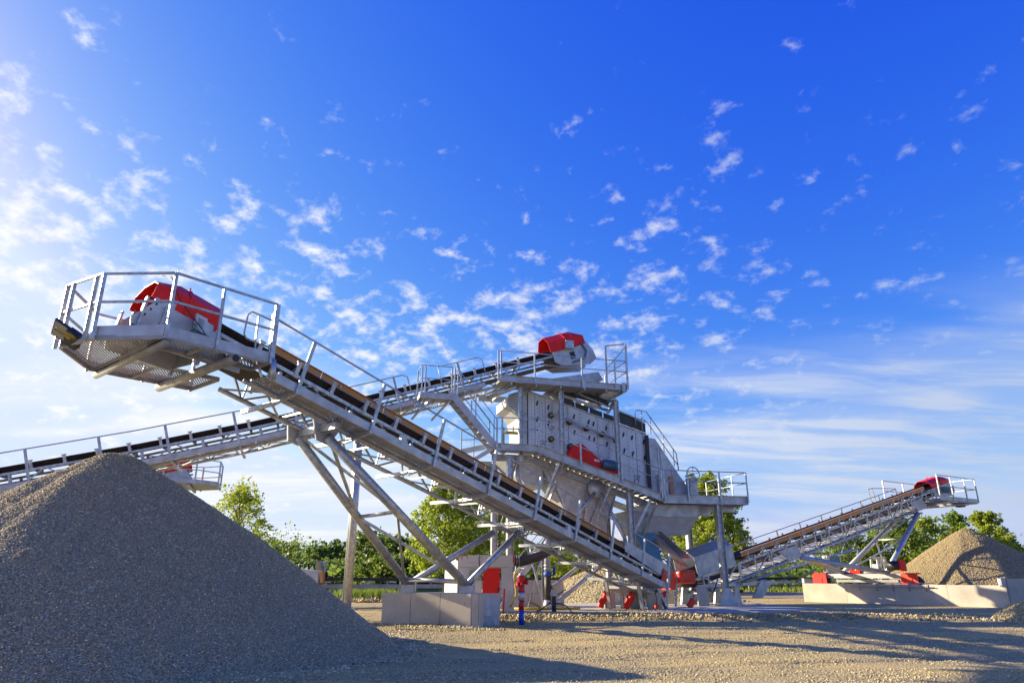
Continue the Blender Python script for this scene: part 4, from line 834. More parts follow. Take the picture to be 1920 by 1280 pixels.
for s_, n_ in ((46.0, 1.57), (47.6, 1.57), (49.3, 1.57), (50.7, 1.57), (50.72, -.2), (50.72, -2), (48.4, -2.02), (46.0, -2.02)): beam(c3, 'rail_post', GALV, plan3(s_, n_, ZP3-.1), plan3(s_, n_, ZP3+1.42), .06, .08, h3)
for s_ in (47.0, 49.4): tube(c3, 'support_pipe', GALV, [plan3(s_, 1.5, ZP3-.24), plan3(s_, -2, ZP3-.24)], .09, 10)
MB().box(plan3(49.6, .9, ZP3-.32), h3*.25, n3*.2, V((0, 0, .06))).build('floodlight', BLACK, c3)
beam(c3, 'gate_post', GALV, pt3(44.2, -1.5, .9), pt3(44.2, -1.5, 1.75), .05, .05); beam(c3, 'gate_post', GALV, pt3(43.7, -1.5, .9), pt3(43.7, -1.5, 1.75), .05, .05)
tube(c3, 'gate_rail', GALV, [pt3(43.7, -1.5, 1.75), pt3(44.2, -1.5, 1.75), pt3(46.8, -1.5, 1.25)], .025)
b3a, b3b = at(1582, 1073, 43.6), at(1663, 1072, 41.6)
b3a.z = b3b.z = 1.5
t3a, t3b = pt3(45.3, -.6, -.1), pt3(44.8, .6, -.15)
for a, b in ((b3a, t3a), (b3b, t3b)): tube(c3, 'leg', GALV, [a, b], .15, 14)
q3a, q3b = pt3(33.6, -.6, -.05), pt3(32.6, .65, -.05)
for a, b in ((b3a, q3a), (b3b, q3b)): tube(c3, 'stay', GALV, [a, b], .13, 14)
m3a, m3b = lerp(b3a, t3a, .52), lerp(b3b, t3b, .55)
tube(c3, 'leg_tie', GALV, [m3a, m3b], .06); beam(c3, 'leg_brace', GALV, m3b, b3a, .08, .08); beam(c3, 'leg_brace', GALV, t3b, m3a, .08, .08); beam(c3, 'leg_brace', GALV, m3a, b3b, .08, .08); tube(c3, 'leg_tie', GALV, [b3a, b3b], .1, 10)
# wheel carriage
ax = (b3b-b3a).normalized()
beam(c3, 'axle_beam', GALVP, b3a-ax*1.3+V((0, 0, -.18)), b3b+ax*1.1+V((0, 0, -.18)), .35, .24); beam(c3, 'axle_beam', GALVD, b3a-ax*1.0+V((0, 0, -.45)), b3b+ax*.6+V((0, 0, -.45)), .25, .14)
for c, sgn in ((b3b+ax*1.35+V((0, 0, -.75)), 1), (b3a-ax*1.35+V((0, 0, -.75)), -1)):
    wh = MB().tube([c-h3*.2, c-h3*.17, c+h3*.17, c+h3*.2], [.56, .62, .62, .56], 22).build('wheel', mat('tyre%d' % sgn, (.025, .025, .027), .8), c3, True)
    MB().tube([c-h3*.23, c-h3*.1], .32, 16).build('rim', SILV, wh, True)
    MB().prism([c-h3*.36+n3*.55+V((0, 0, -.5)), c-h3*.36-n3*.5+V((0, 0, -.5)), c-h3*.36-n3*.46+V((0, 0, .70)), c-h3*.36+n3*.46+V((0, 0, .70))], h3*.04).build('wheel_guard', ORED if sgn > 0 else RED, c3)
    MB().box(c-h3*.37+n3*.15+V((0, 0, .05)), n3*.03, h3*.02, V((0, 0, .42))).build('guard_seam', RED, c3)
    MB().box(c-h3*.02+V((0, 0, .70)), n3*.34, h3*.34, V((0, 0, .035))).build('mud_guard', RED, c3)
    MB().box(c-h3*.30+V((0, 0, -.50)), n3*.46, h3*.03, V((0, 0, .10))).build('rubber_flap', BLACK, c3)
gm = b3b+ax*.3+V((0, 0, .38))
MB().tube([gm-ax*.2, gm+ax*.55], .26, 14).build('drive_motor', BLACK, c3, True); MB().box(gm+ax*.62, ax*.06, h3*.25, V((0, 0, .30))).build('gear_guard', RED, c3)
MB().box(b3a+ax*.8+V((0, 0, .05)), ax*.30, h3*.2, V((0, 0, .10))).build('gear_guard', RED, c3)
MB().box(b3a+ax*2.0+V((0, 0, .28)), ax*.18, h3*.15, V((0, 0, .2))).build('switch_box', SILV, c3)
# tail of the right conveyor: feed skirt, guard, legs
sk = MB().prism([pt3(24.9, .68, .85), pt3(27.6, .68, .85), pt3(27.6, .68, 1.75), pt3(24.9, .68, 1.75)], n3*.025).build('loading_skirt', GALVP, c3)
MB().prism([pt3(24.9, .70, 1.75), pt3(27.6, .70, 1.75), pt3(27.6, .2, 2.1), pt3(24.9, .2, 2.1)], n3*.02).build('skirt_top', GALVP, sk)
MB().prism([pt3(24.9, -.68, .85), pt3(27.6, -.68, .85), pt3(27.6, -.68, 1.75), pt3(24.9, -.68, 1.75)], n3*-.025).build('loading_skirt', GALVP, c3)
tube(c3, 'tail_drum', RUBBER, [pt3(24.6, -.6, .7), pt3(24.6, .6, .7)], .26, 16)
g_ = MB().box(pt3(24.2, .35, 1.02), h3*.52, n3*.45, V((0, 0, .30))).build('motor_cover', ORED, c3); bv = g_.modifiers.new('edge', 'BEVEL'); bv.width = .14; bv.segments = 4
MB().box(pt3(23.4, .2, .95), h3*.2, n3*.35, V((0, 0, .3))).build('motor_cover', ORED, c3)
for s_ in (25.0, 27.3):
    for n_ in (-.62, .62): MB().prism([plan3(s_-.3, n_, .04), plan3(s_+.3, n_, .04), plan3(s_+.12, n_, .85), plan3(s_-.12, n_, .85)], n3*.08).build('tail_foot', GALVP, c3)
beam(c3, 'tail_cross_beam', GALV, plan3(24.6, .66, .85), plan3(30.4, .66, 1.0), .1, .14)
MB().prism([plan3(28.3, .7, .3), plan3(29.0, .7, .3), plan3(29.9, .7, 1.1), plan3(29.0, .7, 1.1)], n3*.1).build('spill_chute', GALVP, c3)
tube(c3, 'power_cable', BLACK, [pt3(24.2, .9, .5), pt3(24.5, 1.0, .1), pt3(25.0, .95, .3), pt3(25.4, .9, .0), pt3(25.9, .9, .5)], .03, 6)

# ---- small far stockpile conveyor whose head shows under the feed conveyor
hd4 = at(352, 884, 39.0); az4, inc4 = R_(72), R_(14)
h4 = V((math.sin(az4), math.cos(az4), 0)); n4 = V((math.cos(az4), -math.sin(az4), 0))
def pt4(s, n, w): return hd4+h4*(s*math.cos(inc4)-math.sin(inc4)*(w-.9))+n4*n+V((0, 0, s*math.sin(inc4)+math.cos(inc4)*(w-.9)))
c4 = thing('belt_conveyor', 'distant conveyor with small railed platform, seen beneath the feed conveyor', 'belt conveyor', hd4-h4*12-V((0, 0, hd4.z)))
conveyor(c4, pt4, -25, .2, [], 1, [-22+2.4*i for i in range(8)], dict(truss=(-24.5, -1), belt=(-24.8, 0), walks=[(-24, -3.2)], idler_end=-1.5, rails=[[(-23, 1.53, 1.42), (-4.5, 1.53, 1.42)]]))
hood(c4, pt4, -2.2, .2, .9, 1.35, 1.65, .7, .9)
for n_ in (-.7, .7): MB().prism([pt4(-2.0, n_, .95), pt4(0, n_, .95), pt4(.2, n_, .4), pt4(-.3, n_, .1), pt4(-2, n_, .3)], n4*.02).build('housing_plate', GALVP, c4)
z4 = hd4.z-.75; pl4 = lambda a, b, z: hd4*1+h4*a+n4*b+V((0, 0, z-hd4.z))
oc4 = [(-2.8, 1.5), (.6, 1.5), (1.7, .5), (1.7, -1.2), (.6, -2), (-2.8, -2)]
MB().prism([pl4(*p, z4-.05) for p in oc4], V((0, 0, .05))).build('platform_floor', GALVD, c4)
for i in range(5):
    beam(c4, 'toe_board', GALVP, pl4(*oc4[i], z4+.08), pl4(*oc4[i+1], z4+.08), .03, .22)
    for dz in (1.3, .68): beam(c4, 'handrail', GALV, pl4(*oc4[i], z4+dz), pl4(*oc4[i+1], z4+dz), .05, .05)
for p in oc4+[(-1, 1.5)]: beam(c4, 'rail_post', GALV, pl4(*p, z4-.1), pl4(*p, z4+1.3), .07, .07)
for a in (-1.8, .3): tube(c4, 'support_pipe', GALV, [pl4(a, 1.5, z4-.14), pl4(a, -2, z4-.14)], .08)
for a in (-9, -18):
    for n_ in (-.6, .6): p = pt4(a, n_, 0); tube(c4, 'support_column', GALV, [V((p.x, p.y, -.1)), p], .1, 10)

# ================================================================ things round the foot of the tower
hy = V((.29, 23.0, -.12)); yz = lambda y: at(977, y, 23.0).z
hyd = thing('hydrant', 'red, silver and blue standpipe hydrant on the gravel right of the footing block', 'hydrant', hy)
MB().tube([hy, V((hy.x, hy.y, yz(1143)))], .082, 18).build('lower_pipe', BLUE, hyd, True)
MB().tube([V((hy.x, hy.y, yz(1143))), V((hy.x, hy.y, yz(1124)))], .084, 18).build('middle_pipe', HRED, hyd, True)
MB().tube([V((hy.x, hy.y, yz(1124))), V((hy.x, hy.y, yz(1110)))], .10, 18).build('collar', SILV, hyd, True)
zt, zb = yz(1078), yz(1110)
hb = MB().tube([V((hy.x, hy.y, z)) for z in (zb, zb+.05, zb+.08, zt-.12, zt-.04, zt)], [.10, .12, .105, .11, .13, .12], 18).build('hydrant_head', HRED, hyd, True)
MB().tube([V((hy.x, hy.y, zt)), V((hy.x, hy.y, zt+.05))], [.10, .05], 14).build('cap', SILV, hb, True)
for dx, dy, z, r_ in ((.18, -.04, (zt+zb)/2+.05, .085), (-.13, -.1, (zt+zb)/2, .07), (.03, -.17, (zt+zb)/2-.02, .07)):
    MB().tube([V((hy.x, hy.y, z)), V((hy.x+dx*.8, hy.y+dy*.8, z)), V((hy.x+dx, hy.y+dy, z))], [r_*.75, r_*.75, r_], 14).build('outlet', HRED, hb, True)
    MB().tube([V((hy.x+dx, hy.y+dy, z)), V((hy.x+dx*1.15, hy.y+dy*1.15, z))], r_*.8, 8).build('outlet_cap', RED, hb)

cb = thing('control_cabin', 'white and red machine cabin standing between the footing block and the tower foot', 'cabin', V((-1.2, 28.4, 0)))
cY = 27.4; cx_ = lambda x: at(x, 1100, cY).x; cz = lambda y: at(900, y, cY).z
x0, x1, x2 = cx_(857), cx_(938), cx_(963)
top = cz(1040); mid = cz(1063)
dpt = V((.0, 1.9, 0)); lft = V((-.45, 1.9, 0))
MB().prism([V((x0, cY, mid)), V((x2, cY, mid)), V((x2-.02, cY, top)), V((x0, cY, top))], lft*.98).build('roof_box', WHITE, cb)
MB().prism([V((x0, cY+.02, .05)), V((cx_(903), cY+.02, .05)), V((cx_(903), cY+.02, mid-.01)), V((x0, cY+.02, mid-.01))], lft).build('wall', WHITE, cb)
MB().prism([V((x0-.6, cY+1.4, .6)), V((x0-.05, cY+.3, .6)), V((x0-.05, cY+.3, top-.02)), V((x0-.6, cY+1.4, top-.02))], V((.05, .02, 0))).build('side_wall', WHITE, cb)
win = MB().prism([V((cx_(874), cY-.02, cz(1088))), V((cx_(901), cY-.02, cz(1088))), V((cx_(899), cY-.02, cz(1066))), V((cx_(879), cY-.02, cz(1066)))], (0, .03, 0)).build('window_frame', GALVP, cb)
MB().prism([V((cx_(877), cY-.03, cz(1086))), V((cx_(899), cY-.03, cz(1086))), V((cx_(897), cY-.03, cz(1068))), V((cx_(881), cY-.03, cz(1068)))], (0, .01, 0)).build('pane', GLASSY, win)
dr = MB().prism([V((cx_(904), cY-.05, .05)), V((cx_(937), cY-.05, .05)), V((cx_(937), cY-.05, mid-.02)), V((cx_(906), cY-.05, mid-.02))], (0, .06, 0)).build('door', RED, cb)
MB().box(V((cx_(934), cY-.07, .85)), V((.015, 0, 0)), V((0, .02, 0)), V((0, 0, .08))).build('door_handle', BLACK, dr)
MB().prism([V((cx_(942), cY, .05)), V((cx_(964), cY, .05)), V((cx_(961), cY, mid-.01)), V((cx_(939), cY, mid-.01))], (0, 1.7, 0)).build('wall', WHITE, cb)
MB().box(V((cx_(945), cY-.25, .45)), V((.03, 0, .0)), V((0, .05, 0)), V((.02, 0, .42))).build('red_prop', HRED, cb)
MB().box(V((x0-.02, cY-.01, (top+cz(1050))/2)), V((.04, 0, 0)), V((0, .02, 0)), V((0, 0, .10))).build('red_corner', HRED, cb); MB().box(V((x2, cY-.01, top-.15)), V((.03, 0, 0)), V((0, .02, 0)), V((0, 0, .12))).build('red_corner', HRED, cb)
tube(cb, 'red_emblem', HRED, [V((cx_(870)+.11*math.cos(t), cY-.012, cz(1044)+.09*math.sin(t)-.02)) for t in [R_(-10+i*20) for i in range(12)]], .014, 5)
for i in range(4): MB().box(V((cx_(878)+i*.08, cY-.008, cz(1054))), V((.03, 0, 0)), V((0, .004, 0)), V((0, 0, .006))).build('printed_line', ROLLER, cb)
tube(cb, 'wall_cable', BLACK, [V((cx_(897), cY-.04, top+.05)), V((cx_(898), cY-.04, cz(1055))), V((cx_(901), cY-.05, cz(1075))), V((cx_(904), cY-.08, cz(1085)))], .016, 5)
MB().box(V((cx_(898), cY-.02, cz(1048))), V((.03, 0, 0)), V((0, .02, 0)), V((0, 0, .13))).build('cable_bracket', GALV, cb)
dh_ = tube(cb, 'suction_hose', HOSE, [V((x2-.1, cY+.4, cz(1050))), V((x2+.25, cY+.4, cz(1052))), at(990, 1049, 28.0), at(1012, 1042, 28.3), at(1032, 1030, 28.8), at(1052, 1013, 29.4)], .185, 14)
for i in range(3): MB().tube([V((x2+.02+i*.09, cY+.4, cz(1051))), V((x2+.05+i*.09, cY+.4, cz(1051)))], .21, 14).build('hose_clamp', GALV, dh_, True)

pp = thing('standpipe', 'tall galvanised pipe with dark lower casing and blue mesh collar at the tower foot', 'pipe', V((*at(1026, 1140, 29.6).xy, 0)))
pY = 29.6; px_ = lambda x, y: at(x, y, pY)
pcx = at(1027, 1100, pY).x
pzz = lambda y: at(1027, y, pY).z
MB().tube([V((pcx, pY, pzz(1075))), V((pcx, pY, pzz(1010)))], .125, 18).build('upper_pipe', SILV, pp, True)
for y in (1060, 1066, 1021): MB().tube([V((pcx, pY, pzz(y)-.02)), V((pcx, pY, pzz(y)+.03))], .15, 18).build('flange', SILV, pp, True)
MB().tube([V((pcx, pY, pzz(1124))), V((pcx, pY, pzz(1073)))], .135, 18).build('casing', HOSE, pp, True)
cm_ = MB().tube([V((pcx, pY, pzz(1080))), V((pcx, pY, pzz(1072)))], .16, 18).build('mesh_collar', mat('blue_mesh', (.05, .12, .45), .6), pp, True)
MB().tube([V((pcx, pY, .03)), V((pcx, pY, pzz(1124)))], [.2, .16], 14).build('pipe_base', SILV, pp, True)
tube(pp, 'side_pipe', BLUE, [V((pcx+.27, pY-.02, pzz(1078))), V((pcx+.27, pY-.02, pzz(1062)))], .06)
MB().box(V((pcx-.17, pY+.1, 1.3)), V((.06, 0, 0)), V((0, .06, 0)), V((0, 0, 1.25))).build('backing_post', GALVD, pp)
for name, (ax_, ay_), (bx_, by_), Y0, Y1, r_ in (('pipe_stay', (1035, 1101), (1096, 1053), 29.6, 33, .085), ('pipe_stay', (1044, 1129), (1122, 1064), 29.4, 33.5, .095), ('angle_brace', (984, 1010), (1022, 1136), 31, 30, .045), ('angle_brace', (1017, 1038), (991, 1140), 30.5, 31, .05)):
    tube(pp, name, GALV, [at(ax_, ay_, Y0), at(bx_, by_, Y1)], r_, 10)
bo_ = at(1039, 1150, 28.2); 
MB().tube([V((bo_.x, bo_.y, .03)), V((bo_.x, bo_.y, .60))], .085, 14).build('pivot_post', HOSE, pp, True); MB().box(V((bo_.x, bo_.y, .66)), V((.13, 0, 0)), V((0, .1, 0)), V((0, 0, .07))).build('pivot_head', GALVP, pp)
def loose(name, m, pts, r, label, cat, group=None): return tag(MB().tube(pts, r, 8).build(name, m, None, True), label, cat, group)
G = lambda x, y, z=.045: (lambda d: V((0, 0, CAMH))+d*((z-CAMH)/d.z))(FW+V((1, 0, 0))*((x-960)/FPX)-UPV*((y-640)/FPX))
def spline(ps, k=6):
    ps = [V(p) for p in ps]; o = []
    for i in range(len(ps)-1):
        p0, p1, p2, p3 = ps[max(i-1, 0)], ps[i], ps[i+1], ps[min(i+2, len(ps)-1)]
        for j in range(k): t = j/k; o.append(.5*((2*p1)+(p2-p0)*t+(2*p0-5*p1+4*p2-p3)*t*t+(3*p1-p0-3*p2+p3)*t**3))
    return o+[ps[-1]]
loose('yellow_hose', YEL, spline([at(972, 1074, 26.6), at(965, 1077, 26.6), at(966, 1095, 26.6), at(968, 1112, 26.6), at(963, 1125, 26.8), at(957, 1136, 27.2)]), .035, 'yellow hose looping down beside the hydrant to the slab', 'hose')
loose('yellow_hose', YEL, spline([G(958, 1140, .08), G(985, 1141, .08), G(1020, 1141, .08), G(1060, 1140, .08), G(1088, 1140, .08)]), .06, 'long straight yellow hose lying on the slab behind the hydrant', 'hose')
loose('yellow_hose', YEL, spline([at(993, 1128, 28.5), at(1003, 1132, 28.5), at(1013, 1138, 28.6)]), .04, 'short yellow hose end between hydrant and standpipe', 'hose')
loose('black_cable', BLACK, spline([G(935, 1153, .03), G(975, 1153, .04), at(1005, 1146, 28), at(1028, 1132, 28.2), at(1040, 1130, 28.1), at(1060, 1134, 28), G(1075, 1148, .04), G(1100, 1151, .04)]), .02, 'black cable sagging over the pivot post beside the standpipe', 'cable')
loose('black_cable', BLACK, spline([G(990, 1160, -.02), G(1008, 1148, .1), at(1025, 1134, 28.1), at(1045, 1115, 28.6), at(1060, 1105, 29)]), .018, 'black cable running from the rubble up past the standpipe to the stay pipe', 'cable')

# red corrugated cable sleeves hanging at the foot posts
def sleeve(pts, r, label):
    root = thing('cable_sleeve', label, 'cable sleeve', V((pts[0].x, pts[0].y, .05)), 'red sleeves at the tower foot')
    sp_ = spline(pts, 5); MB().tube(sp_, [r*(1+.18*(i % 2)) for i in range(len(sp_))], 10).build('sleeve', ORED if 'orange' in label else RED, root, True)
    tube(root, 'cable', BLACK, [pts[0], pts[0]+V((.02, 0, .25)), pts[0]+V((-.03, .1, .55))], .015, 5)
sY = 30.5
sleeve([at(1138, 1108, sY), at(1135, 1118, sY), at(1128, 1130, sY), at(1125, 1138, sY)], .12, 'bright red cable sleeve beside the left concrete post, under the near conveyor')
sleeve([at(1185, 1111, sY-.3), at(1183, 1122, sY-.3), at(1177, 1133, sY-.3), at(1174, 1141, sY-.3)], .11, 'taller red cable sleeve of the leaning pair at the middle concrete post')
sleeve([at(1180, 1115, sY), at(1178, 1124, sY), at(1173, 1134, sY)], .09, 'rear red cable sleeve of the leaning pair at the middle concrete post')
sleeve([at(1198, 1115, sY+.4), at(1201, 1124, sY+.4), at(1206, 1134, sY+.4)], .09, 'orange red sleeve curving right beside the middle concrete post')
sleeve([at(1250, 1111, 32.5), at(1243, 1116, 32.5), at(1237, 1124, 32.5)], .11, 'red sleeve slung across behind the near conveyor tail')
sleeve([at(1231, 1133, 29.8), at(1231, 1141, 29.8)], .09, 'small orange sleeve stub on the slab under the near conveyor tail')
sleeve([at(1300, 1122, 31.8), at(1296, 1130, 31.8), at(1291, 1137, 31.8)], .13, 'orange red sleeve leaning at the foot of the right conveyor tail')
def cpost(x, y0, y1, Y, wpx, label, m=CONC):
    c = at(x, y1, Y); hw = wpx/2/FPX*Y; z1 = at(x, y0, Y).z
    root = thing('foundation_post', label, 'post', V((c.x, c.y, .03)), 'posts under the near conveyor')
    MB().prism([V((c.x-hw*1.1, Y, .03)), V((c.x+hw*1.3, Y, .03)), V((c.x+hw, Y, z1)), V((c.x-hw, Y, z1))], (0, .35, 0)).build('post_body', m, root)
    MB().box(V((c.x-hw*1.2, Y+.1, .03+(z1-.03)/2)), V((.04, 0, 0)), V((0, .1, 0)), V((0, 0, (z1-.03)/2))).build('steel_flange', GALVD, root)
cpost(1145, 1083, 1136, 31.0, 14, 'tall pale post behind the left red sleeve'); cpost(1194, 1108, 1141, 30.6, 18, 'short grey post between the middle red sleeves', GALVD)
cpost(1229, 1110, 1142, 30.0, 20, 'wide pale post with cross bars at the near conveyor tail'); cpost(1321, 1098, 1136, 33.3, 14, 'grey post behind the right conveyor tail', GALVD)

# ---- walls and heaps behind the tower
def blockwall(name, label, a, b, nb, rows, hgt, t, m, z0=0):
    root = thing(name, label, 'wall', V((*((V(a)+V(b))/2).xy, z0)))
    a, b = V((*a, 0)), V((*b, 0)); d = b-a; L_ = d.length; d.normalize(); nr = V((d.y, -d.x, 0))
    for r_ in range(rows):
        k = 0
        for i in range(nb+(r_ % 2)):
            s_ = max(0, (i-.5*(r_ % 2))*L_/nb); e_ = min(L_, (i+1-.5*(r_ % 2))*L_/nb)
            if e_-s_ < .1: continue
            j = random.uniform(-.012, .012)
            MB().box(a+d*((s_+e_)/2)-nr*(t/2+j)+V((0, 0, z0+hgt*(r_+.5)/rows)), d*((e_-s_)/2-.008), nr*t/2, V((0, 0, hgt/rows/2-.006))).build('concrete_block', m, root)
    return root
p_, q_ = at(1150, 1130, 37), at(1262, 1130, 36.0)
blockwall('concrete_wall', 'grey stacked concrete block wall behind the tower foot, seen under the near conveyor', p_.xy, q_.xy, 3, 3, 1.22, .6, CONCG)
p_, q_ = at(957, 1135, 32.6), at(1058, 1135, 33.4)
blockwall('concrete_wall', 'beige concrete wall behind hydrant and standpipe', p_.xy, q_.xy, 3, 2, at(1000, 1087, 33).z, .6, CONC)
W0, W1 = V((16.0, 40.5)), V((21.85, 32.5))
zw0, zw1 = at(1508, 1093, 40.5).z, at(1893, 1097, 32.5).z
bw = thing('concrete_wall', 'long pale concrete retaining wall below the right conveyor, streaked with truss shadows', 'wall', V((18.9, 36.5, 0)))
dW = (W1-W0).normalized(); nW = V((-dW.y, dW.x))     # backwards, away from the yard
if nW.x < 0: nW = -nW
for i in range(4):
    a = W0+(W1-W0)*(i/4)+dW*.006; b = W0+(W1-W0)*((i+1)/4)-dW*.006; za = zw0+(zw1-zw0)*i/4; zb_ = zw0+(zw1-zw0)*(i+1)/4
    MB().prism([V((a.x, a.y, -.05)), V((b.x, b.y, -.05)), V((b.x, b.y, zb_)), V((a.x, a.y, za))], V((nW.x*.4, nW.y*.4, 0))).build('wall_panel', CONC, bw)
E1 = W1+V((.05, .0)); 
MB().prism([V((E1.x+.02, E1.y, -.05)), V((E1.x+7, E1.y+2.6, -.05)), V((E1.x+7, E1.y+2.6, zw1+.28)), V((E1.x+.02, E1.y, zw1+.28))], V((-.14, .37, 0))).build('end_wall', CONCG, bw)
MB().box(V((E1.x-.14, E1.y+.1, zw1+.14)), V((.1, 0, 0)), V((0, .12, 0)), V((0, 0, .16))).build('wall_cap', CONCW, bw)
wr = thing('wall_railing', 'thin steel railing fixed along the top of the retaining wall', 'railing', V((18, 38, 1)))
for t0 in (0.33, .42, .50, .58, .66):
    p = W0+(W1-W0)*t0-nW*.06; z = zw0; tube(wr, 'rail_post', GALVD, [V((p.x, p.y, z-.32)), V((p.x, p.y, z+.08))], .022, 6)
a = W0+(W1-W0)*.28-nW*.06; b = W0+(W1-W0)*.70-nW*.06
for dz in (.06, -.14): tube(wr, 'rail', GALVD, [V((a.x, a.y, zw0+dz)), V((b.x, b.y, zw0+dz))], .02, 6)
bx = at(1513, 1088, 41.2); tag(MB().box(bx, V((.22, 0, 0)), V((0, .15, 0)), V((0, 0, .12))).build('junction_box', CONCW), 'small pale box on the far left end of the retaining wall', 'box')

cone_pile('gravel_pile', 'huge dark crushed stone pile filling the left foreground', (-8.58, 15.1), 6.3, 3.95, PILEM, PILESTONE, 150000, .0145, (150, 405), 1, .42)
cone_pile('gravel_pile', 'tan gravel pile under the head of the right conveyor', (29.3, 46.4), 7.2, 4.25, PILET, TANSTONE, 22000, .035, (120, 330), 2, .35, base=-.05)
cone_pile('gravel_pile', 'grey gravel pile behind the tower foot, half hidden by stays and block wall', (6.7, 43.5), 6.2, 2.5, PILEG, YARDSTONE, 14000, .04, (150, 390), 3, .5)
p_ = G(1945, 1165, -.08)
cone_pile('gravel_pile', 'low heap of coarse grey gravel at the right edge of the picture', (p_.x, p_.y), 1.4, .72, PILEG, YARDSTONE, 4600, .035, (0, 360), 4, .3)

# ---- background plant
f5 = thing('flat_conveyor', 'low horizontal black belt conveyor running far behind the pipe legs', 'belt conveyor', V((-6, 46, 0)))
xa, xb = at(596, 1086, 46).x, at(1075, 1086, 46).x
z5 = at(800, 1085, 46).z
MB().box(V(((xa+xb)/2, 46, z5)), V(((xb-xa)/2, 0, 0)), V((0, .5, 0)), V((0, 0, .09))).build('belt', RUBBER, f5)
MB().box(V(((xa+xb)/2, 45.5, z5-.42)), V(((xb-xa)/2, 0, 0)), V((0, .05, 0)), V((0, 0, .12))).build('side_frame', GALVD, f5)
x = xa+.4
while x < xb:
    MB().box(V((x, 45.55, z5-.2)), V((.05, 0, 0)), V((0, .05, 0)), V((0, 0, .13))).build('idler_bracket', GALVD, f5); MB().tube([V((x+.1, 45.6, z5-.16)), V((x+.55, 45.6, z5-.17))], .06, 8).build('roller', WHITE, f5); x += 1.35
x = xa+1
while x < xb: MB().box(V((x, 45.6, z5/2-.3)), V((.07, 0, 0)), V((0, .07, 0)), V((0, 0, z5/2-.25))).build('leg', GALVD, f5); x += 4.2
fh = thing('feed_hopper', 'grey feed hopper with small machine housing beside the dark gravel pile', 'hopper', V((-12.5, 45.5, 0)))
hxp = lambda x, y, Y=45: at(x, y, Y)
MB().prism([hxp(560, 1066), hxp(597, 1070), hxp(597, 1096), hxp(575, 1096)], (0, 1.6, 0)).build('hopper_wall', GALVP, fh)
MB().prism([hxp(560, 1100), hxp(600, 1100), hxp(600, 1118), hxp(560, 1118)], (0, 1.2, 0)).build('hopper_base', CONCG, fh)
ho = MB().prism([hxp(591, 1069), hxp(602, 1069), hxp(603, 1050), hxp(592, 1050)], (0, .4, 0)).build('machine_housing', GALVD, fh); MB().prism([hxp(594, 1064, 44.9), hxp(599, 1064, 44.9), hxp(600, 1054, 44.9), hxp(595, 1054, 44.9)], (0, .05, 0)).build('window', YPIPE, ho)
MB().prism([hxp(597, 1070), hxp(605, 1070), hxp(605, 1092), hxp(600, 1092)], (0, .5, 0)).build('rusty_plate', RUST, fh)
tube(fh, 'work_lamp', GALVD, [hxp(610, 1072), hxp(610, 1059), hxp(606, 1055), hxp(614, 1055)], .08, 6)
tube(fh, 'stair_rail', GALV, [hxp(560, 1064), hxp(561, 1057), hxp(569, 1057), hxp(569, 1065)], .03, 6)
# right background: truss conveyor, dark barrier, shed, gates
bd = thing('dark_barrier', 'long low dark purple barrier beyond the yard, behind the tower\'s right column', 'barrier', V((25, 72, 0)))
for i in range(9):
    a = at(1375+i*14.5, 1096, 70); b = at(1375+(i+1)*14.5-1, 1096, 70); MB().box(V(((a.x+b.x)/2, 70, a.z/2)), V(((b.x-a.x)/2, 0, 0)), V((0, .12, 0)), V((0, 0, a.z/2))).build('barrier_panel', mat('dark_purple%d' % i, (.045+.01*(i % 3), .035, .06), .7), bd)
f6 = thing('flat_conveyor', 'distant horizontal belt conveyor above the dark barrier at the right', 'belt conveyor', V((28, 68, 0)))
xa, xb = at(1375, 1090, 68).x, at(1540, 1090, 68).x; z6 = at(1450, 1084, 68).z
MB().box(V(((xa+xb)/2, 68, z6)), V(((xb-xa)/2, 0, 0)), V((0, .5, 0)), V((0, 0, .12))).build('belt', RUBBER, f6); MB().box(V(((xa+xb)/2, 67.4, z6-.32)), V(((xb-xa)/2, 0, 0)), V((0, .05, 0)), V((0, 0, .09))).build('side_frame', GALV, f6)
x = xa+.5
while x < xb: MB().tube([V((x, 67.5, z6-.15)), V((x+.5, 67.5, z6-.15))], .09, 6).build('roller', GALV, f6); MB().box(V((x+.8, 67.6, z6/2-.2)), V((.08, 0, 0)), V((0, .08, 0)), V((0, 0, z6/2-.2))).build('leg', GALVD, f6); x += 1.9
c7 = thing('truss_conveyor', 'distant pale truss conveyor slanting up behind the right conveyor', 'belt conveyor', V((30, 60, 0)))
A7, B7 = at(1400, 1090, 60), at(1610, 1028, 66)
for dz in (0, 1.0): 
    for k in (0, 1.0): tube(c7, 'chord', GALV, [A7+V((0, k, dz)), B7+V((0, k, dz))], .07, 6)
for i in range(18):
    a = lerp(A7, B7, i/18); b = lerp(A7, B7, (i+1)/18); tube(c7, 'lattice_bar', GALV, [a+V((0, 0, 0 if i % 2 else 1)), b+V((0, 0, 1 if i % 2 else 0))], .045, 5); tube(c7, 'rail_upright', GALV, [a+V((0, 0, 1)), a+V((0, 0, 1.9))], .03, 5)
tube(c7, 'handrail', GALV, [A7+V((0, 0, 1.9)), B7+V((0, 0, 1.9))], .035, 6)
MB().prism([A7+V((0, .5, 1.15)), B7+V((0, .5, 1.15)), B7+V((0, .5, 1.35)), A7+V((0, .5, 1.35))], (0, .3, 0)).build('belt', RUBBER, c7)
tube(c7, 'support_leg', YPIPE, [at(1492, 1090, 60), at(1530, 1066, 61)], .09, 8); tube(c7, 'support_leg', GALV, [V((B7.x-1, B7.y, 0)), B7], .12, 8)
sh = thing('machine_box', 'blue grey machine box with cream side panel beyond the retaining wall', 'machine', V((*at(1562, 1085, 52).xy, 0)))
q = lambda x, y, Y=52: at(x, y, Y)
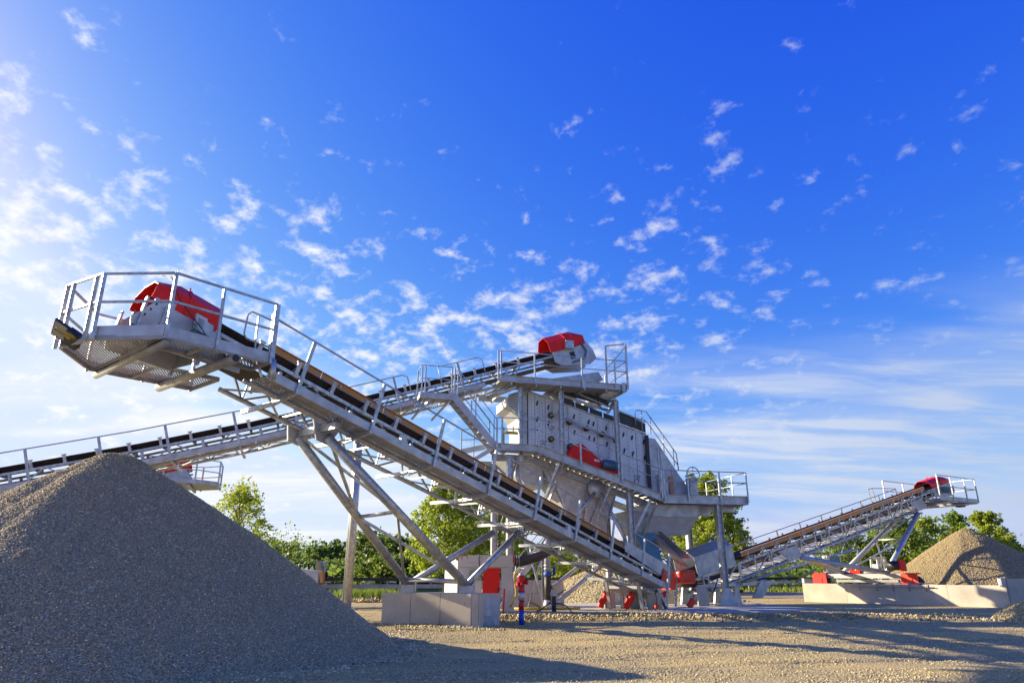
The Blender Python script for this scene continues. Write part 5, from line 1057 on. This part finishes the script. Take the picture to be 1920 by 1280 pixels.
MB().prism([q(1556, 1062), q(1576, 1062), q(1575, 1042), q(1555, 1042)], (0, 1, 0)).build('box_body', MOTOR, sh); MB().prism([q(1550, 1060), q(1555.6, 1062), q(1555, 1042), q(1550, 1041)], (0, .8, 0)).build('side_panel', WHITE, sh)
MB().prism([q(1553, 1084), q(1574, 1084), q(1574, 1062.4), q(1553, 1062.4)], (0, .8, 0)).build('box_stand', GALVD, sh)
tube(sh, 'antenna_frame', WHITE, [q(1572, 1041), q(1574, 1040), q(1577, 1058)], .04, 6)
gt = thing('white_gate', 'white steel gate frame standing beyond the pipe legs of the right conveyor', 'gate', V((*at(1645, 1085, 50).xy, 0)))
for x in (1633, 1645, 1650, 1659): a = at(x, 1046, 50); b = at(x+4, 1085, 50); beam(gt, 'gate_post', WHITE, a, b, .1, .14)
beam(gt, 'gate_head', WHITE, at(1632, 1045, 50), at(1660, 1045, 50), .1, .14)
wy = thing('loading_deck', 'long pale steel deck on low stands just behind the retaining wall', 'deck', V((*at(1620, 1085, 47).xy, 0)))
MB().prism([at(1560, 1076, 47), at(1665, 1070, 47), at(1665, 1074, 47), at(1560, 1080, 47)], (0, 1.0, 0)).build('deck_plate', WHITE, wy)
for x in (1570, 1600, 1630, 1655): a = at(x, 1078, 47.2); beam(wy, 'deck_leg', GALVD, a, V((a.x, a.y, 0)), .1, .1)

# ================================================================ trees and green
def tree(name, label, base, hgt, cw, m, seed, nl=6000, ls=.2, bot=.15, top_taper=.75, group=None, lean=0, dens=1.0):
    r = np.random.default_rng(seed); root = thing(name, label, 'tree', V(base), group); b = np.array(base)
    tr = MB(); tp = [V(base)+V((lean*t*hgt+.12*math.sin(3*t+seed), .1*math.cos(4*t+seed), hgt*t*.93)) for t in (0, .15, .35, .6, .85, 1)]
    tr.tube(tp, [hgt*.017*k for k in (1.25, 1, .8, .5, .22, .05)], 8)
    trunk = tr.build('trunk', BARK, root, True)
    nc = int(54*dens); cl = []
    lm = MB()
    for i in range(nc):
        t = bot+(1-bot)*((i+.5)/nc)**.95; prof = (1-abs((t-bot)/(1-bot)-.36)/.64*top_taper) if (t-bot)/(1-bot) > .36 else .55+.45*((t-bot)/(1-bot))/.36
        rad = cw*prof*(.45+.6*r.random()); a = i*2.4+r.normal(0, .4)
        c = b+np.array([rad*math.cos(a)+lean*t*hgt, rad*math.sin(a), hgt*t]); cl.append((c, cw*(.20+.17*r.random())*(1-.35*t)))
        s_ = V(base)+V((lean*t*hgt*.8, 0, hgt*max(t-.13, .03)*.95)); lm.tube([s_, lerp(s_, V(c), .5)+V((0, 0, .06*hgt*.3)), V(c)], [hgt*.006, hgt*.0035, .008], 5)
    for k in range(3): cl.append((b+np.array([lean*hgt+r.normal(0, .1*cw), r.normal(0, .1*cw), hgt*(1.0-.05*k)]), cw*.16))
    lm.build('limbs', BARK, root, True)
    per = nl//len(cl); P = []; 
    for c, rr in cl:
        d = r.normal(size=(per, 3)); d /= np.linalg.norm(d, axis=1)[:, None]; k = rr*(r.random((per, 1))**.45)
        sub = r.normal(size=(7, 3))*rr*.62; sub[:, 2] *= .8
        P.append(c+sub[r.integers(0, 7, per)]+d*k*.62*np.array([1, 1, .85]))
    P = np.concatenate(P); n = len(P); q = r.normal(size=(n, 3, 2)); u = q[:, :, 0]; u /= np.linalg.norm(u, axis=1)[:, None]; v = np.cross(u, q[:, :, 1]); v /= np.linalg.norm(v, axis=1)[:, None]
    s = (ls*(.55+.8*r.random(n)))[:, None]; vv = np.stack([P-u*s*.5, P+v*s*.32, P+u*s*.5, P-v*s*.32], 1).reshape(-1, 3)
    lf = npmesh('crown', vv, np.arange(4*n).reshape(-1, 4), m, root)
    return root
def tpos(x, Y): p = at(x, 1090, Y); return (p.x, Y, -.1)
def th(x, y, Y): return at(x, y, Y).z+.1
TL = [  # px x, top y, Y, crown half-width m, material, kind, label
 (832, 908, 62, 3.5, LEAF_A, 'poplar_tree', 'bright yellow-green poplar between the pipe legs and the near conveyor', 15000, .26, .0),
 (880, 925, 66, 2.8, LEAF_C, 'deciduous_tree', 'darker thin tree just right of the bright poplar', 6000, .22, .0),
 (938, 930, 64, 2.9, LEAF_A, 'poplar_tree', 'loose yellow-green poplar right behind the white cabin', 8500, .24, .0),
 (1090, 975, 66, 3.4, LEAF_A, 'poplar_tree', 'yellow-green tree behind the hoppers in the middle of the tower', 9000, .25, .0),
 (432, 915, 52, 3.0, LEAF_A, 'poplar_tree', 'loose tree rising over the right shoulder of the dark gravel pile', 7500, .19, .0),
 (1330, 900, 58, 3.3, LEAF_A, 'poplar_tree', 'full green tree directly behind the right platform of the tower', 16000, .25, .0),
 (1375, 950, 62, 1.9, LEAF_B, 'deciduous_tree', 'dark leaning tree at the right flank of the tree behind the tower', 5500, .22, .0),
 (1255, 960, 64, 2.6, LEAF_A, 'poplar_tree', 'lit tree showing under the collecting hopper', 7500, .25, .0),
 (1600, 998, 78, 3.6, LEAF_C, 'deciduous_tree', 'rounded tree under the upper part of the right conveyor', 8000, .3, .0),
 (1690, 962, 76, 4.2, LEAF_C, 'deciduous_tree', 'large tree behind the pipe legs of the right conveyor', 10000, .3, .0),
 (1752, 975, 80, 3.0, LEAF_A, 'deciduous_tree', 'light green tree between the right pipe legs and the tan pile', 6500, .3, .0),
 (1812, 966, 84, 2.6, LEAF_C, 'deciduous_tree', 'narrow pointed tree directly behind the tan pile top', 6000, .3, .0),
 (1872, 962, 80, 2.9, LEAF_A, 'deciduous_tree', 'tall light green tree at the right behind the tan pile', 8500, .3, .0),
 (1905, 1010, 84, 2.6, LEAF_C, 'deciduous_tree', 'lower green tree at the right edge of the picture', 5000, .3, .0),
]
for i, (x, y, Y, cw, m, nm, lb, nl, ls, ln) in enumerate(TL): tree(nm, lb, tpos(x, Y), th(x, y, Y), cw, m, 20+i, nl, ls, .16 if nl > 7000 else .12, lean=ln)
far = [(515, 1020, 118, 7, LEAF_B), (545, 1018, 122, 6.5, LEAF_B), (575, 1040, 100, 4, LEAF_D), (595, 1026, 96, 2.6, LEAF_D), (625, 1018, 98, 2.4, LEAF_D), (645, 1040, 104, 4.2, LEAF_D), (683, 998, 92, 3.2, LEAF_B), (712, 1008, 96, 3, LEAF_B),
       (738, 1006, 90, 2.6, LEAF_B), (765, 1016, 90, 3, LEAF_D), (790, 1045, 88, 3, LEAF_D), (560, 1055, 90, 3.2, LEAF_D), (610, 1058, 92, 3.6, LEAF_D), (665, 1052, 90, 3.6, LEAF_D), (705, 1050, 84, 3.4, LEAF_B), (745, 1048, 82, 3.6, LEAF_B),
       (880, 1030, 90, 4, LEAF_D), (930, 1035, 95, 4, LEAF_D), (985, 1030, 92, 4.2, LEAF_C), (1040, 1032, 95, 4, LEAF_C), (1130, 1035, 92, 4, LEAF_C), (1180, 1040, 96, 4, LEAF_D), (1400, 1060, 110, 4, LEAF_D), (1450, 1062, 112, 4.5, LEAF_D), (1510, 1056, 110, 4.5, LEAF_D),
       (1560, 1050, 108, 4.5, LEAF_D), (1630, 1045, 110, 5, LEAF_D), (1720, 1042, 108, 5, LEAF_D), (1790, 1035, 112, 5, LEAF_D), (1850, 1035, 112, 5, LEAF_D), (1930, 1030, 100, 5, LEAF_D), (470, 1025, 125, 6, LEAF_B), (1990, 1000, 95, 4.5, LEAF_C)]
ORD = ['first', 'second', 'third', 'fourth', 'fifth', 'sixth', 'seventh', 'eighth', 'ninth']
ZONE = [(400, 650, 'between the dark pile and the tall twin columns'), (650, 770, 'between the twin columns and the bright poplar'), (770, 1000, 'low behind the bright poplar and cabin'), (1000, 1300, 'behind the foot of the tower'), (1300, 1600, 'beyond the dark barrier'), (1600, 2100, 'beyond the retaining wall')]
def farlabel(x):
    for a, b, t in ZONE:
        if a <= x < b: k = sorted(f[0] for f in far if a <= f[0] < b).index(x); return '%s far tree from the left %s' % (ORD[k], t)
for i, (x, y, Y, cw, m) in enumerate(far):
    tree('background_tree', farlabel(x), tpos(x, Y), th(x, y, Y), cw, m, 70+i, 3200, .42, .05, .5, 'far trees behind the plant')
# scrub under the far wood: one mass of foliage
n = 26000; r = np.random.default_rng(5); X_ = r.uniform(-75, 95, n); Y_ = r.uniform(84, 120, n); Hh = 1.2+1.8*(vnoise(X_, Y_, 4, 3)+.5); Z_ = r.random(n)*Hh
ok = ~((X_ > -75) & (X_ < -1) & (Y_ < 84)); P = np.stack([X_, Y_, Z_], 1)
u = r.normal(size=(n, 3)); u /= np.linalg.norm(u, axis=1)[:, None]; v = np.cross(u, r.normal(size=(n, 3))); v /= np.linalg.norm(v, axis=1)[:, None]; s = (.5+.5*r.random(n))[:, None]
tag(npmesh('scrub', np.stack([P-u*s*.5, P+v*s*.4, P+u*s*.5, P-v*s*.4], 1).reshape(-1, 3), np.arange(4*n).reshape(-1, 4), LEAF_D), 'low green scrub along the foot of the far wood', 'scrub', kind='stuff')
# far ridge closing the horizon
xs_ = np.linspace(-900, 900, 90); ys_ = np.linspace(190, 420, 14)
tag(grid('hills', xs_, ys_, mat('far_wood', (.035, .06, .025), .95, 0, (.06, .09, .035), .08), lambda x, y: -1+6.5*np.clip((y-190)/60, 0, 1)+3*vnoise(x, y, 40, 2)), kind='structure')
# grass: bank by the lake and tufts behind the blocks
def grass(name, label, cx, cy, rx, ry, n, hgt, base=lambda x, y: 0*x):
    r = np.random.default_rng(int(abs(cx*13+cy*7))); x = cx+rx*r.normal(size=n)*.5; y = cy+ry*r.normal(size=n)*.5; z = base(x, y); a = r.random(n)*6.28; h = hgt*(.4+.8*r.random(n)); w_ = .03+.04*r.random(n); ln = r.normal(size=(n, 2))*.3
    p = np.stack([x, y, z], 1); d = np.stack([np.cos(a), np.sin(a), 0*a], 1)*w_[:, None]; t = p+np.stack([ln[:, 0]*h, ln[:, 1]*h, h], 1)
    tag(npmesh(name, np.stack([p-d, p+d, t], 1).reshape(-1, 3), np.arange(3*n).reshape(-1, 3), GRASSM), label, 'grass', kind='stuff')
gc = at(692, 1118, 42)
grass('grass', 'bright green grass tuft on the lake bank left of the footing block', gc.x, 42, 1.7, 1.2, 2600, .6); grass('grass', 'low grass along the lake shore behind the pipe legs', -5.2, 46.6, 7, .7, 2400, .24)
grass('grass', 'green grass strip beneath the distant conveyor at the right', 29, 66, 9, 3, 2500, .5)
mb_ = stones('rubble_mound', np.stack([gc.x+rng.normal(0, 1.6, 900), 40.2+rng.normal(0, .6, 900), np.abs(rng.normal(0, .08, 900))], 1), .05+.1*rng.random(900), TANSTONE); tag(mb_, 'stony edge below the grass tuft by the lake', 'rubble', kind='stuff')

n = 2600; t = rng.random(n); Xv = -4.5+10.5*t+rng.normal(0, .45, n); Yv = 18.2+11.5*t+rng.normal(0, .45, n); ok = (Yv > 17) & ~((Xv > -4.2) & (Xv < -.2) & (Yv > 21.6) & (Yv < 25)); Xv, Yv = Xv[ok], Yv[ok]
sz = .012+.03*rng.random(len(Xv))**3; tag(stones('spilled_stone', np.stack([Xv, Yv, np.maximum(gz(Xv, Yv), np.where((Yv > 27.2) & (Xv > -3), .035, -9))+sz*.3], 1), sz, YARDSTONE), 'loose stone spilled in a line beneath the near conveyor', 'gravel', kind='stuff')
